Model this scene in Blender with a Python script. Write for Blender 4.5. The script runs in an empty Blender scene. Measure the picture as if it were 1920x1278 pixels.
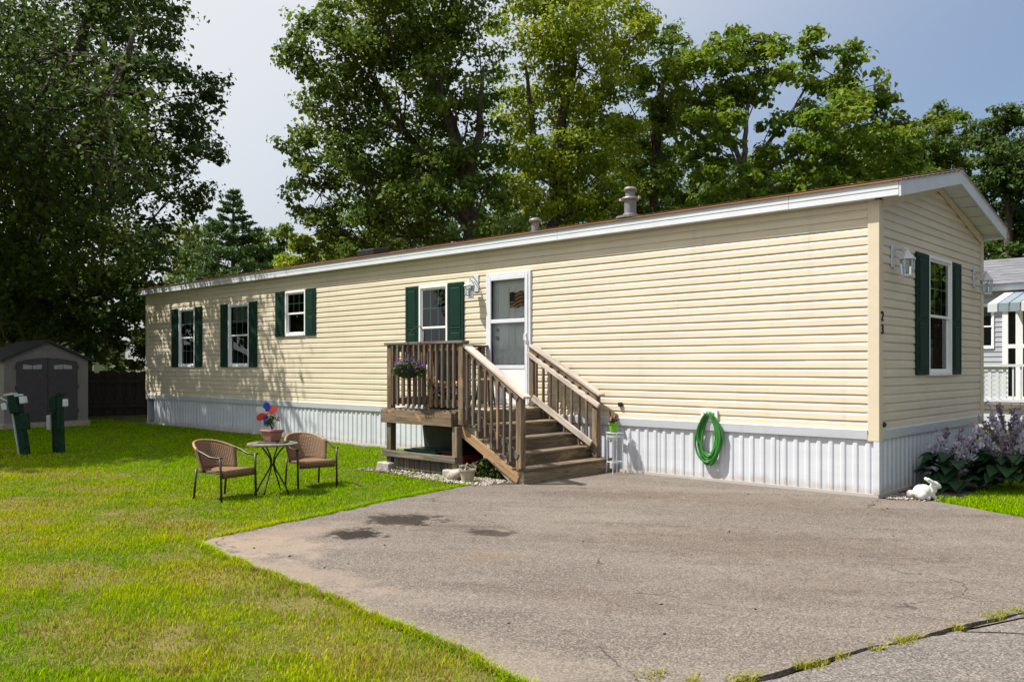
import bpy, bmesh, math, random
import numpy as np
from mathutils import Vector, Matrix
R_ = math.radians
S = bpy.context.scene
C = S.collection

# ------------------------------------------------------------------ camera, sky, sun, exposure
CAM = Vector((3.59, -9.98, 1.49))
DV = Vector((-0.682, 0.7314, 0.0)).normalized()      # optical axis (level)
RV = Vector((DV.y, -DV.x, 0.0))
FPX, HOR = 1598.0, 688.0                              # focal length and horizon in photo pixels
cd = bpy.data.cameras.new('camera'); co = bpy.data.objects.new('camera', cd); C.objects.link(co)
co.location = CAM
co.rotation_euler = (R_(90), 0, math.atan2(-DV.x, DV.y))
cd.sensor_width = 36; cd.lens = 36 * FPX / 1920; cd.shift_y = (HOR - 639) / 1920
cd.clip_start = 0.1; cd.clip_end = 2000
S.camera = co

SUN_EL = R_(57)
SUN_H = Vector((0.70, 0.714, 0)).normalized()         # horizontal travel of the light
sd = Vector((SUN_H.x * math.cos(SUN_EL), SUN_H.y * math.cos(SUN_EL), -math.sin(SUN_EL)))
W = bpy.data.worlds.new('World'); S.world = W; W.use_nodes = True
wn = W.node_tree; bg = wn.nodes['Background']
sky = wn.nodes.new('ShaderNodeTexSky'); sky.sky_type = 'NISHITA'; sky.sun_disc = False
sky.sun_elevation = SUN_EL
sky.sun_rotation = math.atan2(-SUN_H.x, -SUN_H.y)     # azimuth of the sun measured from +Y towards +X
sky.air_density = 1.0; sky.dust_density = 4.5; sky.ozone_density = 1.8; sky.altitude = 50
# summer haze: the sky whitens smoothly towards the sun's side
wg = wn.nodes.new('ShaderNodeTexCoord'); wd = wn.nodes.new('ShaderNodeVectorMath'); wd.operation = 'DOT_PRODUCT'
wn.links.new(wg.outputs['Generated'], wd.inputs[0]); wd.inputs[1].default_value = tuple(-sd)
wr = wn.nodes.new('ShaderNodeMapRange'); wr.interpolation_type = 'SMOOTHSTEP'
wn.links.new(wd.outputs['Value'], wr.inputs[0])
for i_, v_ in enumerate((-0.08, 0.48, 0.0, 0.92)): wr.inputs[i_ + 1].default_value = v_
wm = wn.nodes.new('ShaderNodeMix'); wm.data_type = 'RGBA'; wn.links.new(wr.outputs[0], wm.inputs[0]); wn.links.new(sky.outputs[0], wm.inputs[6])
wm.inputs[7].default_value = (4.75, 4.85, 5.0, 1); wn.links.new(wm.outputs[2], bg.inputs[0]); bg.inputs[1].default_value = 0.12
sl = bpy.data.lights.new('sun', 'SUN'); sl.energy = 5.0; sl.angle = R_(0.55); sl.color = (1, 0.95, 0.86)
so = bpy.data.objects.new('sun', sl); C.objects.link(so)
so.rotation_euler = sd.to_track_quat('-Z', 'Y').to_euler(); so.location = (-20, -20, 30)
vs = S.view_settings; vs.view_transform = 'Standard'; vs.look = 'None'; vs.gamma = 1; vs.exposure = 0.55
S.cycles.max_bounces = 8; S.cycles.transparent_max_bounces = 12

rnd = random.Random(7)

def at(px, py, depth):                                # a photo pixel at a real distance
    v = DV + RV * ((px - 960) / FPX) + Vector((0, 0, (HOR - py) / FPX))
    return CAM + v * depth
def gnd(px, py, z=0.0):
    return at(px, py, FPX * (CAM.z - z) / (py - HOR))

# ------------------------------------------------------------------ material helpers
class NT:
    def __init__(s, name):
        s.m = bpy.data.materials.new(name); s.m.use_nodes = True
        s.t = s.m.node_tree; s.b = s.t.nodes['Principled BSDF']; s.out = s.t.nodes['Material Output']
    def n(s, typ, **k):
        x = s.t.nodes.new(typ)
        for a, v in k.items(): setattr(x, a, v)
        return x
    def l(s, a, b): s.t.links.new(a, b)
    def setin(s, node, i, v):
        if isinstance(v, bpy.types.NodeSocket): s.l(v, node.inputs[i])
        elif v is not None: node.inputs[i].default_value = v
    def math(s, op, a, b=None, clamp=False):
        x = s.n('ShaderNodeMath', operation=op, use_clamp=clamp); s.setin(x, 0, a); s.setin(x, 1, b); return x.outputs[0]
    def co(s, kind='Object'):
        if kind == 'Position': return s.n('ShaderNodeNewGeometry').outputs['Position']
        return s.n('ShaderNodeTexCoord').outputs[kind]
    def map(s, v, scale=(1, 1, 1), loc=(0, 0, 0), rot=(0, 0, 0)):
        x = s.n('ShaderNodeMapping'); s.l(v, x.inputs[0]); x.inputs[1].default_value = loc; x.inputs[2].default_value = rot; x.inputs[3].default_value = scale
        return x.outputs[0]
    def noise(s, v, scale, detail=3, rough=0.55, dist=0.0):
        x = s.n('ShaderNodeTexNoise'); s.l(v, x.inputs['Vector']); x.inputs['Scale'].default_value = scale
        x.inputs['Detail'].default_value = detail; x.inputs['Roughness'].default_value = rough; x.inputs['Distortion'].default_value = dist
        return x.outputs[0]
    def voro(s, v, scale, out='Distance', feature='F1'):
        x = s.n('ShaderNodeTexVoronoi', feature=feature); s.l(v, x.inputs['Vector']); x.inputs['Scale'].default_value = scale; return x.outputs[out]
    def step(s, v, a, b, lo=0.0, hi=1.0):
        x = s.n('ShaderNodeMapRange', interpolation_type='SMOOTHSTEP'); s.l(v, x.inputs[0])
        for i, q in enumerate((a, b, lo, hi)): x.inputs[i + 1].default_value = q
        return x.outputs[0]
    def mix(s, f, a, b, blend='MIX'):
        x = s.n('ShaderNodeMix', data_type='RGBA', blend_type=blend); s.setin(x, 0, f)
        s.setin(x, 6, a if isinstance(a, bpy.types.NodeSocket) else (*a, 1)); s.setin(x, 7, b if isinstance(b, bpy.types.NodeSocket) else (*b, 1))
        return x.outputs[2]
    def bump(s, h, strength=0.3, dist=0.01):
        x = s.n('ShaderNodeBump'); x.inputs['Strength'].default_value = strength; x.inputs['Distance'].default_value = dist
        s.l(h, x.inputs['Height']); s.l(x.outputs[0], s.b.inputs['Normal'])
    def island(s): return s.n('ShaderNodeNewGeometry').outputs['Random Per Island']
    def orand(s): return s.n('ShaderNodeObjectInfo').outputs['Random']
    def color(s, c): s.setin(s.b, 'Base Color', c if isinstance(c, bpy.types.NodeSocket) else (*c, 1))
    def blob(s, pos, c, rx, ry, ang=0, soft=0.5, wob=None, amt=0.5):
        """mask of an irregular patch at world point c"""
        v = s.map(pos, loc=(-c[0], -c[1], 0))
        v = s.map(v, scale=(1, 1, 0), rot=(0, 0, -ang)); v = s.map(v, scale=(1 / rx, 1 / ry, 0))
        d = s.n('ShaderNodeVectorMath', operation='LENGTH'); s.l(v, d.inputs[0]); d = d.outputs['Value']
        if wob is not None: d = s.math('ADD', d, s.math('MULTIPLY', s.math('SUBTRACT', wob, 0.5), amt * 4))
        return s.step(d, 1.0 - soft, 1.0 + soft, 1.0, 0.0)

M = {}
def plain(name, col, rough=0.6, metal=0.0, var=0.12, scale=6, bump=0.0, spec=0.5, bscale=60):
    t = NT(name); v = t.co('Object')
    n = t.noise(v, scale, 4, 0.6)
    c = t.mix(t.step(n, 0.3, 0.7), tuple(x * (1 - var) for x in col), tuple(min(1, x * (1 + var)) for x in col))
    t.color(c); t.b.inputs['Roughness'].default_value = rough; t.b.inputs['Metallic'].default_value = metal
    t.b.inputs['Specular IOR Level'].default_value = spec
    if bump: t.bump(t.noise(v, bscale, 4), bump, 0.004)
    M[name] = t.m; return t.m

plain('cream_trim', (0.63, 0.55, 0.415), 0.45, var=0.03)
plain('white_paint', (0.57, 0.60, 0.64), 0.45, var=0.04, scale=3)
plain('window_white', (0.82, 0.83, 0.84), 0.4, var=0.02)
plain('shutter_green', (0.007, 0.032, 0.022), 0.6, var=0.12, scale=9, spec=0.15)
plain('black_metal', (0.014, 0.014, 0.014), 0.4, var=0.2)
plain('dark_plastic', (0.012, 0.013, 0.015), 0.5, var=0.2)
plain('grey_metal', (0.20, 0.205, 0.21), 0.5, metal=0.3, var=0.15, scale=14)
plain('cast_metal', (0.30, 0.31, 0.32), 0.55, var=0.3, scale=14)
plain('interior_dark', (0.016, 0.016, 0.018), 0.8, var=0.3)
plain('blind_white', (0.50, 0.56, 0.58), 0.6, var=0.04)
plain('concrete', (0.34, 0.32, 0.29), 0.9, var=0.22, scale=18, bump=0.5)
plain('terracotta', (0.29, 0.135, 0.10), 0.7, var=0.15, scale=10)
plain('green_plastic', (0.035, 0.19, 0.03), 0.35, var=0.1)
plain('lime_plastic', (0.16, 0.42, 0.02), 0.4, var=0.06)
plain('tote_green', (0.008, 0.085, 0.05), 0.4, var=0.1)
plain('tote_red', (0.22, 0.03, 0.02), 0.5, var=0.1)
plain('brass', (0.45, 0.33, 0.12), 0.35, metal=0.9, var=0.1)
plain('statue_white', (0.66, 0.65, 0.62), 0.8, var=0.14, scale=22, bump=0.4)
plain('red_petal', (0.62, 0.045, 0.03), 0.4, var=0.05)
plain('blue_petal', (0.02, 0.04, 0.42), 0.4, var=0.05)
plain('white_petal', (0.78, 0.80, 0.84), 0.5, var=0.04)
glass_mat('clear_petal', (0.80, 0.86, 0.95), 1.4, 0.08) if False else plain('clear_petal', (0.62, 0.66, 0.72), 0.3, var=0.03)
plain('sling_grey', (0.045, 0.047, 0.052), 0.7, var=0.2, scale=40)
plain('utility_green', (0.004, 0.030, 0.015), 0.6, var=0.45, scale=14, spec=0.2)
plain('utility_grey', (0.42, 0.45, 0.45), 0.5, var=0.15)
plain('shed_wall', (0.25, 0.225, 0.20), 0.7, var=0.06, scale=4, bump=0.25, bscale=25)
plain('shed_door', (0.075, 0.062, 0.068), 0.6, var=0.1)
plain('shed_roof', (0.045, 0.044, 0.045), 0.8, var=0.2, scale=10)
plain('fence_wood', (0.05, 0.038, 0.030), 0.9, var=0.35, scale=5)
plain('bark', (0.075, 0.060, 0.048), 0.95, var=0.4, scale=9, bump=0.8, bscale=14)
plain('bark_grey', (0.095, 0.083, 0.07), 0.95, var=0.4, scale=9, bump=0.8, bscale=14)
plain('stone', (0.36, 0.32, 0.27), 0.85, var=0.3, scale=20, bump=0.4)
plain('soil', (0.060, 0.042, 0.030), 1.0, var=0.5, scale=40, bump=0.6)
plain('neighbour_grey', (0.38, 0.39, 0.44), 0.55, var=0.04)
plain('slate_stripe', (0.22, 0.27, 0.31), 0.5, var=0.06)
plain('far_cream', (0.42, 0.44, 0.30), 0.7, var=0.12)
plain('door_inner', (0.78, 0.80, 0.79), 0.5, var=0.03)
plain('alu_frame', (0.66, 0.69, 0.74), 0.38, var=0.04)
plain('purple_petal', (0.16, 0.03, 0.30), 0.6, var=0.3)
plain('pink_petal', (0.62, 0.20, 0.22), 0.6, var=0.25)
plain('orange_petal', (0.6, 0.24, 0.06), 0.6, var=0.25)
plain('digit_black', (0.01, 0.01, 0.01), 0.4, var=0.1)
plain('clay_pot', (0.40, 0.33, 0.25), 0.85, var=0.18, scale=12)
plain('wax_blossom', (0.36, 0.34, 0.42), 0.7, var=0.2)

def siding_mat(name, col):
    t = NT(name); p = t.co('Position')
    n = t.noise(t.map(p, scale=(0.5, 0.5, 3)), 2.0, 4, 0.6)
    n2 = t.noise(t.map(p, scale=(60, 60, 4)), 1.0, 2, 0.6)
    c = t.mix(t.step(n, 0.3, 0.75), tuple(x * 0.93 for x in col), tuple(min(1, x * 1.04) for x in col))
    c = t.mix(t.math('MULTIPLY', t.orand(), 0.10), c, tuple(x * 0.78 for x in col))
    dirt = t.math('MULTIPLY', t.step(t.noise(t.map(p, scale=(7, 7, 0.5)), 1.0, 4), 0.52, 0.8), 0.22)
    c = t.mix(dirt, c, tuple(x * 0.62 for x in col))
    if name == 'skirt_white':                                           # mud splashed up along the foot
        sx = t.n('ShaderNodeSeparateXYZ'); t.l(p, sx.inputs[0]); zz = t.math('SUBTRACT', sx.outputs[2], t.math('MULTIPLY', t.noise(t.map(p, scale=(3, 3, 1)), 2.2, 5, 0.7), 0.26))
        c = t.mix(t.math('MULTIPLY', t.step(zz, -0.10, 0.02, 1.0, 0.0), 0.55), c, (0.36, 0.29, 0.21))
    t.color(c); t.b.inputs['Roughness'].default_value = 0.42
    t.bump(n2, 0.12, 0.002); M[name] = t.m
siding_mat('vinyl_cream', (0.675, 0.598, 0.455))
siding_mat('vinyl_grey', (0.40, 0.41, 0.46))
siding_mat('skirt_white', (0.60, 0.63, 0.685))

def wood_mat(name, light, dark, fresh=None, rough=0.85):
    t = NT(name); v = t.co('Object'); rn = t.orand()
    sh = t.n('ShaderNodeVectorMath', operation='ADD'); t.l(v, sh.inputs[0])
    cmb = t.n('ShaderNodeCombineXYZ'); t.l(t.math('MULTIPLY', rn, 31.0), cmb.inputs[0]); t.l(t.math('MULTIPLY', rn, 17.0), cmb.inputs[1]); t.l(t.math('MULTIPLY', rn, 9.0), cmb.inputs[2])
    t.l(cmb.outputs[0], sh.inputs[1]); v = sh.outputs[0]
    g = t.noise(t.map(v, scale=(2.2, 45, 45)), 1.0, 5, 0.65, 0.4)
    big = t.noise(t.map(v, scale=(1.2, 5, 5)), 1.0, 3, 0.6)
    c = t.mix(t.step(g, 0.32, 0.68), dark, light)
    c = t.mix(t.math('MULTIPLY', t.step(big, 0.42, 0.7), 0.55), c, tuple(x * 0.5 for x in dark))
    if fresh: c = t.mix(t.math('MULTIPLY', t.step(t.noise(t.map(v, scale=(1.6, 4, 4)), 1.3, 4, 0.7), 0.56, 0.64), 0.75), c, fresh)
    knots = t.step(t.voro(t.map(v, scale=(3.5, 9, 9)), 1.0), 0.05, 0.13, 0.6, 0.0)
    c = t.mix(knots, c, tuple(x * 0.35 for x in dark))
    vv = t.n('ShaderNodeHueSaturation'); t.l(c, vv.inputs['Color']); t.l(t.math('ADD', t.math('MULTIPLY', rn, 0.45), 0.78), vv.inputs['Value'])
    t.color(vv.outputs[0]); t.b.inputs['Roughness'].default_value = rough; t.b.inputs['Specular IOR Level'].default_value = 0.25
    t.bump(g, 0.6, 0.004); M[name] = t.m
wood_mat('deck_wood', (0.25, 0.20, 0.14), (0.105, 0.08, 0.054), (0.31, 0.215, 0.12))
wood_mat('rail_wood', (0.235, 0.175, 0.122), (0.095, 0.068, 0.046), (0.29, 0.185, 0.11))
wood_mat('bleached_wood', (0.74, 0.67, 0.60), (0.46, 0.38, 0.31))
wood_mat('fresh_wood', (0.44, 0.29, 0.16), (0.25, 0.15, 0.075), (0.17, 0.135, 0.10))
wood_mat('patchy_wood', (0.25, 0.185, 0.125), (0.115, 0.08, 0.052), (0.44, 0.25, 0.12))
wood_mat('grey_wood', (0.19, 0.165, 0.135), (0.085, 0.07, 0.055))
wood_mat('peeling_wood', (0.50, 0.46, 0.40), (0.25, 0.205, 0.155))

def wicker_mat():
    t = NT('wicker'); v = t.co('UV')
    a = t.n('ShaderNodeTexWave', wave_type='BANDS', bands_direction='X'); t.l(t.map(v, scale=(1, 1, 1)), a.inputs[0]); a.inputs['Scale'].default_value = 14; a.inputs['Distortion'].default_value = 1.2
    b = t.n('ShaderNodeTexWave', wave_type='BANDS', bands_direction='Y'); t.l(t.map(v, scale=(1, 1, 1)), b.inputs[0]); b.inputs['Scale'].default_value = 14; b.inputs['Distortion'].default_value = 1.2
    h = t.math('MULTIPLY', a.outputs[1], b.outputs[1])
    c = t.mix(t.step(h, 0.02, 0.4), (0.085, 0.045, 0.02), (0.36, 0.205, 0.10))
    c = t.mix(t.math('MULTIPLY', t.step(t.noise(v, 9, 3), 0.4, 0.7), 0.3), c, (0.22, 0.115, 0.055))
    t.color(c); t.b.inputs['Roughness'].default_value = 0.55; t.bump(h, 0.9, 0.006); M['wicker'] = t.m
wicker_mat()

def mosaic_mat():
    t = NT('mosaic_top'); v = t.co('Object')
    c = t.mix(t.voro(v, 30, 'Color'), (0.10, 0.095, 0.07), (0.28, 0.25, 0.19))
    t.color(c); t.b.inputs['Roughness'].default_value = 0.4; M['mosaic_top'] = t.m
mosaic_mat()

def asphalt_mat(name, base, rock=1.0):
    t = NT(name); p = t.co('Position'); p2 = t.map(p, scale=(1, 1, 1))
    w1 = t.noise(p2, 2.2, 5, 0.62)
    big = t.noise(t.map(t.map(p, rot=(0, 0, R_(-30))), scale=(0.4, 1.5, 1)), 0.9, 6, 0.66, 0.6)
    c = t.mix(t.step(big, 0.3, 0.72), tuple(x * 0.72 for x in base), tuple(x * 1.16 for x in base))
    w1b = t.noise(t.map(t.map(p, rot=(0, 0, R_(-38))), scale=(0.5, 2.6, 1)), 1.3, 6, 0.7)
    c = t.mix(t.math('MULTIPLY', t.step(w1b, 0.48, 0.70), 0.7), c, tuple(x * 0.52 for x in base))
    c = t.mix(t.math('MULTIPLY', t.step(w1, 0.45, 0.75), 0.4), c, tuple(x * 0.68 for x in base))
    st = t.voro(p2, 115, 'Color')                        # aggregate grains
    bw = t.n('ShaderNodeRGBToBW'); t.l(st, bw.inputs[0])
    c = t.mix(t.math('MULTIPLY', t.step(bw.outputs[0], 0.55, 0.85), 0.6 * rock), c, tuple(min(1, x * 2.0) for x in base))
    c = t.mix(t.math('MULTIPLY', t.step(bw.outputs[0], 0.42, 0.18), 0.7 * rock), c, tuple(x * 0.32 for x in base))
    fine = t.noise(p2, 320, 2, 0.6)
    c = t.mix(t.math('MULTIPLY', t.step(fine, 0.54, 0.68), 0.35), c, tuple(min(1, x * 1.9) for x in base))
    if name == 'asphalt':
        wob = t.noise(p2, 5.0, 6, 0.7)
        for (cx, cy, rx, ry, ang, amt, col) in [
            (-2.66, -5.36, 0.24, 0.22, 0.75, 0.95, (0.012, 0.010, 0.010)),
            (-2.86, -4.62, 0.34, 0.28, 0.85, 0.9, (0.016, 0.014, 0.013)),
            (-2.2, -4.55, 0.38, 0.22, 0.7, 0.35, (0.03, 0.027, 0.025)),
            (-1.78, -4.52, 0.20, 0.17, 0.8, 0.75, (0.02, 0.018, 0.016)),
            (-1.15, -5.2, 0.22, 0.20, 0.7, 0.22, (0.21, 0.125, 0.07)),
            (-2.75, -6.2, 0.55, 0.32, 0.4, 0.6, (0.30, 0.235, 0.18)),
            (-1.75, -6.5, 0.9, 0.18, 0.05, 0.5, (0.28, 0.22, 0.17)),
            (-3.1, -5.9, 0.25, 0.7, 0.0, 0.45, (0.28, 0.21, 0.16)),
            (0.2, -3.3, 1.5, 0.6, 0.5, 0.45, (0.055, 0.047, 0.044)),
            (-0.6, -1.2, 1.9, 0.5, 0.25, 0.35, (0.06, 0.052, 0.048)),
            (1.2, -4.3, 0.7, 0.4, 0.9, 0.35, (0.05, 0.045, 0.042)),
            (0.2, -5.6, 0.8, 0.25, 0.4, 0.35, (0.06, 0.052, 0.05)),
            (-2.4, -2.0, 0.9, 0.35, 0.6, 0.32, (0.06, 0.05, 0.045))]:
            dark = max(col) < 0.07
            c = t.mix(t.math('MULTIPLY', t.blob(p, (cx, cy), rx, ry, ang, 0.30 if amt > 0.6 else 0.5, wob, 1.0), amt), c, tuple(min(1.0, x * (9 if amt > 0.6 else 12)) for x in col) if dark else col, 'MULTIPLY' if dark else 'MIX')
        # paler sand along the lawn edge
        sx = t.n('ShaderNodeSeparateXYZ'); t.l(p, sx.inputs[0])
        e = t.math('ADD', sx.outputs[1], t.math('MULTIPLY', t.math('SUBTRACT', wob, 0.5), 0.8))
        c = t.mix(t.math('MULTIPLY', t.step(e, -6.9, -6.45, 1.0, 0.0), 0.35), c, (0.26, 0.21, 0.165))
    wv = t.n('ShaderNodeVectorMath', operation='ADD'); t.l(p, wv.inputs[0]); nz = t.n('ShaderNodeTexNoise'); t.l(p2, nz.inputs['Vector']); nz.inputs['Scale'].default_value = 1.6; nz.inputs['Detail'].default_value = 5
    sc_ = t.n('ShaderNodeVectorMath', operation='SCALE'); t.l(nz.outputs[1], sc_.inputs[0]); sc_.inputs['Scale'].default_value = 0.8; t.l(sc_.outputs[0], wv.inputs[1])
    ed = t.voro(wv.outputs[0], 0.42, 'Distance', 'DISTANCE_TO_EDGE')     # a few hairline cracks
    ck = t.math('MULTIPLY', t.step(ed, 0.0015, 0.0045, 1.0, 0.0), t.step(t.noise(p2, 0.7, 3), 0.50, 0.60))
    c = t.mix(t.math('MULTIPLY', ck, 0.75), c, tuple(x * 0.25 for x in base))
    t.color(c); t.b.inputs['Roughness'].default_value = 0.95; t.b.inputs['Specular IOR Level'].default_value = 0.2
    t.bump(t.math('ADD', bw.outputs[0], t.math('MULTIPLY', w1, 1.5)), 0.4, 0.004); M[name] = t.m
asphalt_mat('asphalt', (0.163, 0.139, 0.121))
asphalt_mat('road_asphalt', (0.160, 0.142, 0.130), 1.1)

DRY = [(-9.3, -5.6, 1.5, 0.45, 0.4), (-5.9, -7.6, 0.9, 0.5, 0.5), (-6.8, -6.9, 1.1, 0.5, 0.6), (-4.3, -6.3, 0.9, 0.35, 0.3), (-2.9, -7.6, 0.7, 0.35, 0.5),
       (-1.2, -8.0, 0.9, 0.35, 0.2), (-1.6, -6.95, 1.6, 0.28, 0.0), (0.3, -7.2, 0.7, 0.25, 0.0), (-0.4, -9.0, 0.6, 0.3, 0.6), (-5.2, -6.2, 0.5, 0.4, 0.5), (-7.5, -5.9, 0.6, 0.3, 0.4)]
def dry_mask(t, p):
    wob = t.noise(p, 1.7, 4, 0.6)
    m = t.math('MULTIPLY', t.step(t.noise(p, 0.75, 4, 0.6), 0.52, 0.72), 0.55)
    for (cx, cy, rx, ry, a) in DRY:
        m = t.math('MAXIMUM', m, t.blob(p, (cx, cy), rx, ry, a, 0.55, wob, 0.6))
    sx = t.n('ShaderNodeSeparateXYZ'); t.l(p, sx.inputs[0])
    near = t.step(t.math('ADD', sx.outputs[1], t.math('MULTIPLY', wob, 1.2)), -5.3, -3.4, 1.0, 0.12)   # the strip by the house keeps green
    return t.math('MULTIPLY', m, near), near
def lawn_soil():
    t = NT('lawn_soil'); p = t.co('Position')
    n = t.noise(p, 30, 4, 0.7)
    c = t.mix(t.step(n, 0.35, 0.65), (0.05, 0.065, 0.012), (0.12, 0.13, 0.025))
    d, near = dry_mask(t, p); c = t.mix(t.math('MULTIPLY', d, 0.7), c, (0.20, 0.155, 0.065))
    t.color(c); t.b.inputs['Roughness'].default_value = 1.0; t.b.inputs['Specular IOR Level'].default_value = 0.1; t.bump(n, 0.8, 0.02); M['lawn_soil'] = t.m
lawn_soil()
def blade_mat():
    t = NT('grass_blade'); p = t.co('Position'); r = t.island()
    c = t.mix(r, (0.11, 0.24, 0.0), (0.34, 0.54, 0.0))
    big = t.noise(p, 0.9, 3, 0.6)
    d, near = dry_mask(t, p)
    small = t.noise(p, 5.5, 3, 0.65)
    c = t.mix(t.math('MULTIPLY', t.step(small, 0.5, 0.68), 0.55), c, t.mix(r, (0.06, 0.17, 0.0), (0.15, 0.34, 0.0)))
    yel = t.math('MULTIPLY', t.step(big, 0.35, 0.65), t.math('MULTIPLY', near, 0.75))
    c = t.mix(yel, c, t.mix(r, (0.30, 0.36, 0.0), (0.62, 0.62, 0.002)))
    straw = t.mix(r, (0.22, 0.16, 0.035), (0.46, 0.36, 0.10))
    sel = t.math('ADD', t.math('MULTIPLY', d, 0.42), t.math('MULTIPLY', near, 0.07))
    c = t.mix(t.step(t.math('SUBTRACT', sel, t.math('FRACT', t.math('MULTIPLY', r, 37.7))), -0.05, 0.05), c, straw)
    t.color(c); t.b.inputs['Roughness'].default_value = 0.65; t.b.inputs['Specular IOR Level'].default_value = 0.0
    tr = t.n('ShaderNodeBsdfTranslucent'); t.l(c, tr.inputs[0]); mx = t.n('ShaderNodeMixShader'); mx.inputs[0].default_value = 0.35
    t.l(t.b.outputs[0], mx.inputs[1]); t.l(tr.outputs[0], mx.inputs[2]); t.l(mx.outputs[0], t.out.inputs[0]); M['grass_blade'] = t.m
blade_mat()
def leaf_mat(name, a, b, extra=None, trans=0.38, rough=0.55, spec=0.25):
    t = NT(name); r = t.island(); p = t.co('Position')
    c = t.mix(r, a, b)
    if extra: c = t.mix(t.math('MULTIPLY', t.step(t.noise(p, 0.55, 3, 0.6), 0.46, 0.66), 0.8), c, extra)
    t.color(c); t.b.inputs['Roughness'].default_value = rough; t.b.inputs['Specular IOR Level'].default_value = spec
    tr = t.n('ShaderNodeBsdfTranslucent'); hs = t.n('ShaderNodeHueSaturation'); t.l(c, hs.inputs['Color']); hs.inputs['Value'].default_value = 1.25; hs.inputs['Hue'].default_value = 0.485
    t.l(hs.outputs[0], tr.inputs[0]); mx = t.n('ShaderNodeMixShader'); mx.inputs[0].default_value = trans
    t.l(t.b.outputs[0], mx.inputs[1]); t.l(tr.outputs[0], mx.inputs[2]); t.l(mx.outputs[0], t.out.inputs[0]); M[name] = t.m
leaf_mat('leaf_dark', (0.024, 0.058, 0.010), (0.072, 0.125, 0.018), (0.085, 0.13, 0.016), 0.38)
leaf_mat('leaf_maple', (0.075, 0.145, 0.010), (0.165, 0.265, 0.018), (0.19, 0.25, 0.018), 0.42)
leaf_mat('leaf_mid', (0.050, 0.105, 0.012), (0.125, 0.200, 0.022), (0.15, 0.20, 0.020), 0.42)
leaf_mat('leaf_yellow', (0.10, 0.175, 0.010), (0.26, 0.345, 0.018), (0.31, 0.355, 0.018), 0.45)
leaf_mat('leaf_pale', (0.12, 0.17, 0.035), (0.22, 0.27, 0.06), None, 0.4)
leaf_mat('needle', (0.06, 0.125, 0.035), (0.13, 0.22, 0.06), None, 0.15)
leaf_mat('hosta_leaf', (0.016, 0.050, 0.024), (0.040, 0.092, 0.035), None, 0.2, 0.5)
leaf_mat('plant_leaf', (0.03, 0.075, 0.012), (0.075, 0.13, 0.02), None, 0.3)
leaf_mat('purple_leaf', (0.05, 0.018, 0.05), (0.12, 0.05, 0.09), None, 0.3)
leaf_mat('purple_flower', (0.07, 0.012, 0.14), (0.22, 0.05, 0.30), None, 0.3)
leaf_mat('lavender_flower', (0.42, 0.37, 0.49), (0.74, 0.69, 0.79), None, 0.35)
leaf_mat('wilted_flower', (0.16, 0.10, 0.15), (0.42, 0.34, 0.43), None, 0.3)
leaf_mat('bud_green', (0.16, 0.16, 0.08), (0.5, 0.45, 0.42), None, 0.3)

def glass_mat(name, tint=(0.62, 0.74, 0.72), ior=1.5, base=0.015):
    t = NT(name); t.t.nodes.remove(t.b)
    tr = t.n('ShaderNodeBsdfTransparent'); tr.inputs[0].default_value = (*tint, 1)
    gl = t.n('ShaderNodeBsdfGlossy'); gl.inputs['Roughness'].default_value = 0.01; gl.inputs[0].default_value = (0.95, 1.0, 1.0, 1)
    fr = t.n('ShaderNodeFresnel'); fr.inputs[0].default_value = ior
    f = t.math('ADD', fr.outputs[0], base, True)
    mx = t.n('ShaderNodeMixShader'); t.l(f, mx.inputs[0]); t.l(tr.outputs[0], mx.inputs[1]); t.l(gl.outputs[0], mx.inputs[2]); t.l(mx.outputs[0], t.out.inputs[0])
    M[name] = t.m
glass_mat('glass'); glass_mat('screen_glass', (0.93, 0.95, 0.95), 1.40, 0.0)

def flag_mat():
    t = NT('flag_print'); v = t.co('Generated'); s = t.n('ShaderNodeSeparateXYZ'); t.l(v, s.inputs[0])
    x, z = s.outputs[0], s.outputs[2]
    wave = t.math('MULTIPLY', t.math('SINE', t.math('MULTIPLY', x, 7.0)), 0.05)
    zz = t.math('ADD', t.math('ADD', z, wave), t.math('MULTIPLY', x, -0.25))
    stripe = t.math('GREATER_THAN', t.math('FRACT', t.math('MULTIPLY', zz, 4.5)), 0.5)
    c = t.mix(stripe, (0.09, 0.032, 0.018), (0.46, 0.25, 0.12))
    can = t.math('MULTIPLY', t.math('LESS_THAN', x, 0.42), t.math('GREATER_THAN', z, 0.42))
    c = t.mix(can, c, (0.02, 0.02, 0.022)); t.color(c); t.b.inputs['Roughness'].default_value = 0.7; M['flag_print'] = t.m
flag_mat()
def shingle_mat(name, a, b):
    t = NT(name); p = t.co('Position')
    br = t.voro(t.map(p, scale=(3.2, 7, 7)), 1.0, 'Color'); bw = t.n('ShaderNodeRGBToBW'); t.l(br, bw.inputs[0])
    c = t.mix(bw.outputs[0], a, b); c = t.mix(t.math('MULTIPLY', t.noise(p, 90, 2), 0.5), c, tuple(x * 0.5 for x in a))
    t.color(c); t.b.inputs['Roughness'].default_value = 0.95; M[name] = t.m
shingle_mat('shingle_brown', (0.20, 0.095, 0.045), (0.36, 0.19, 0.09))
shingle_mat('shingle_grey', (0.13, 0.135, 0.155), (0.24, 0.245, 0.27))

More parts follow.
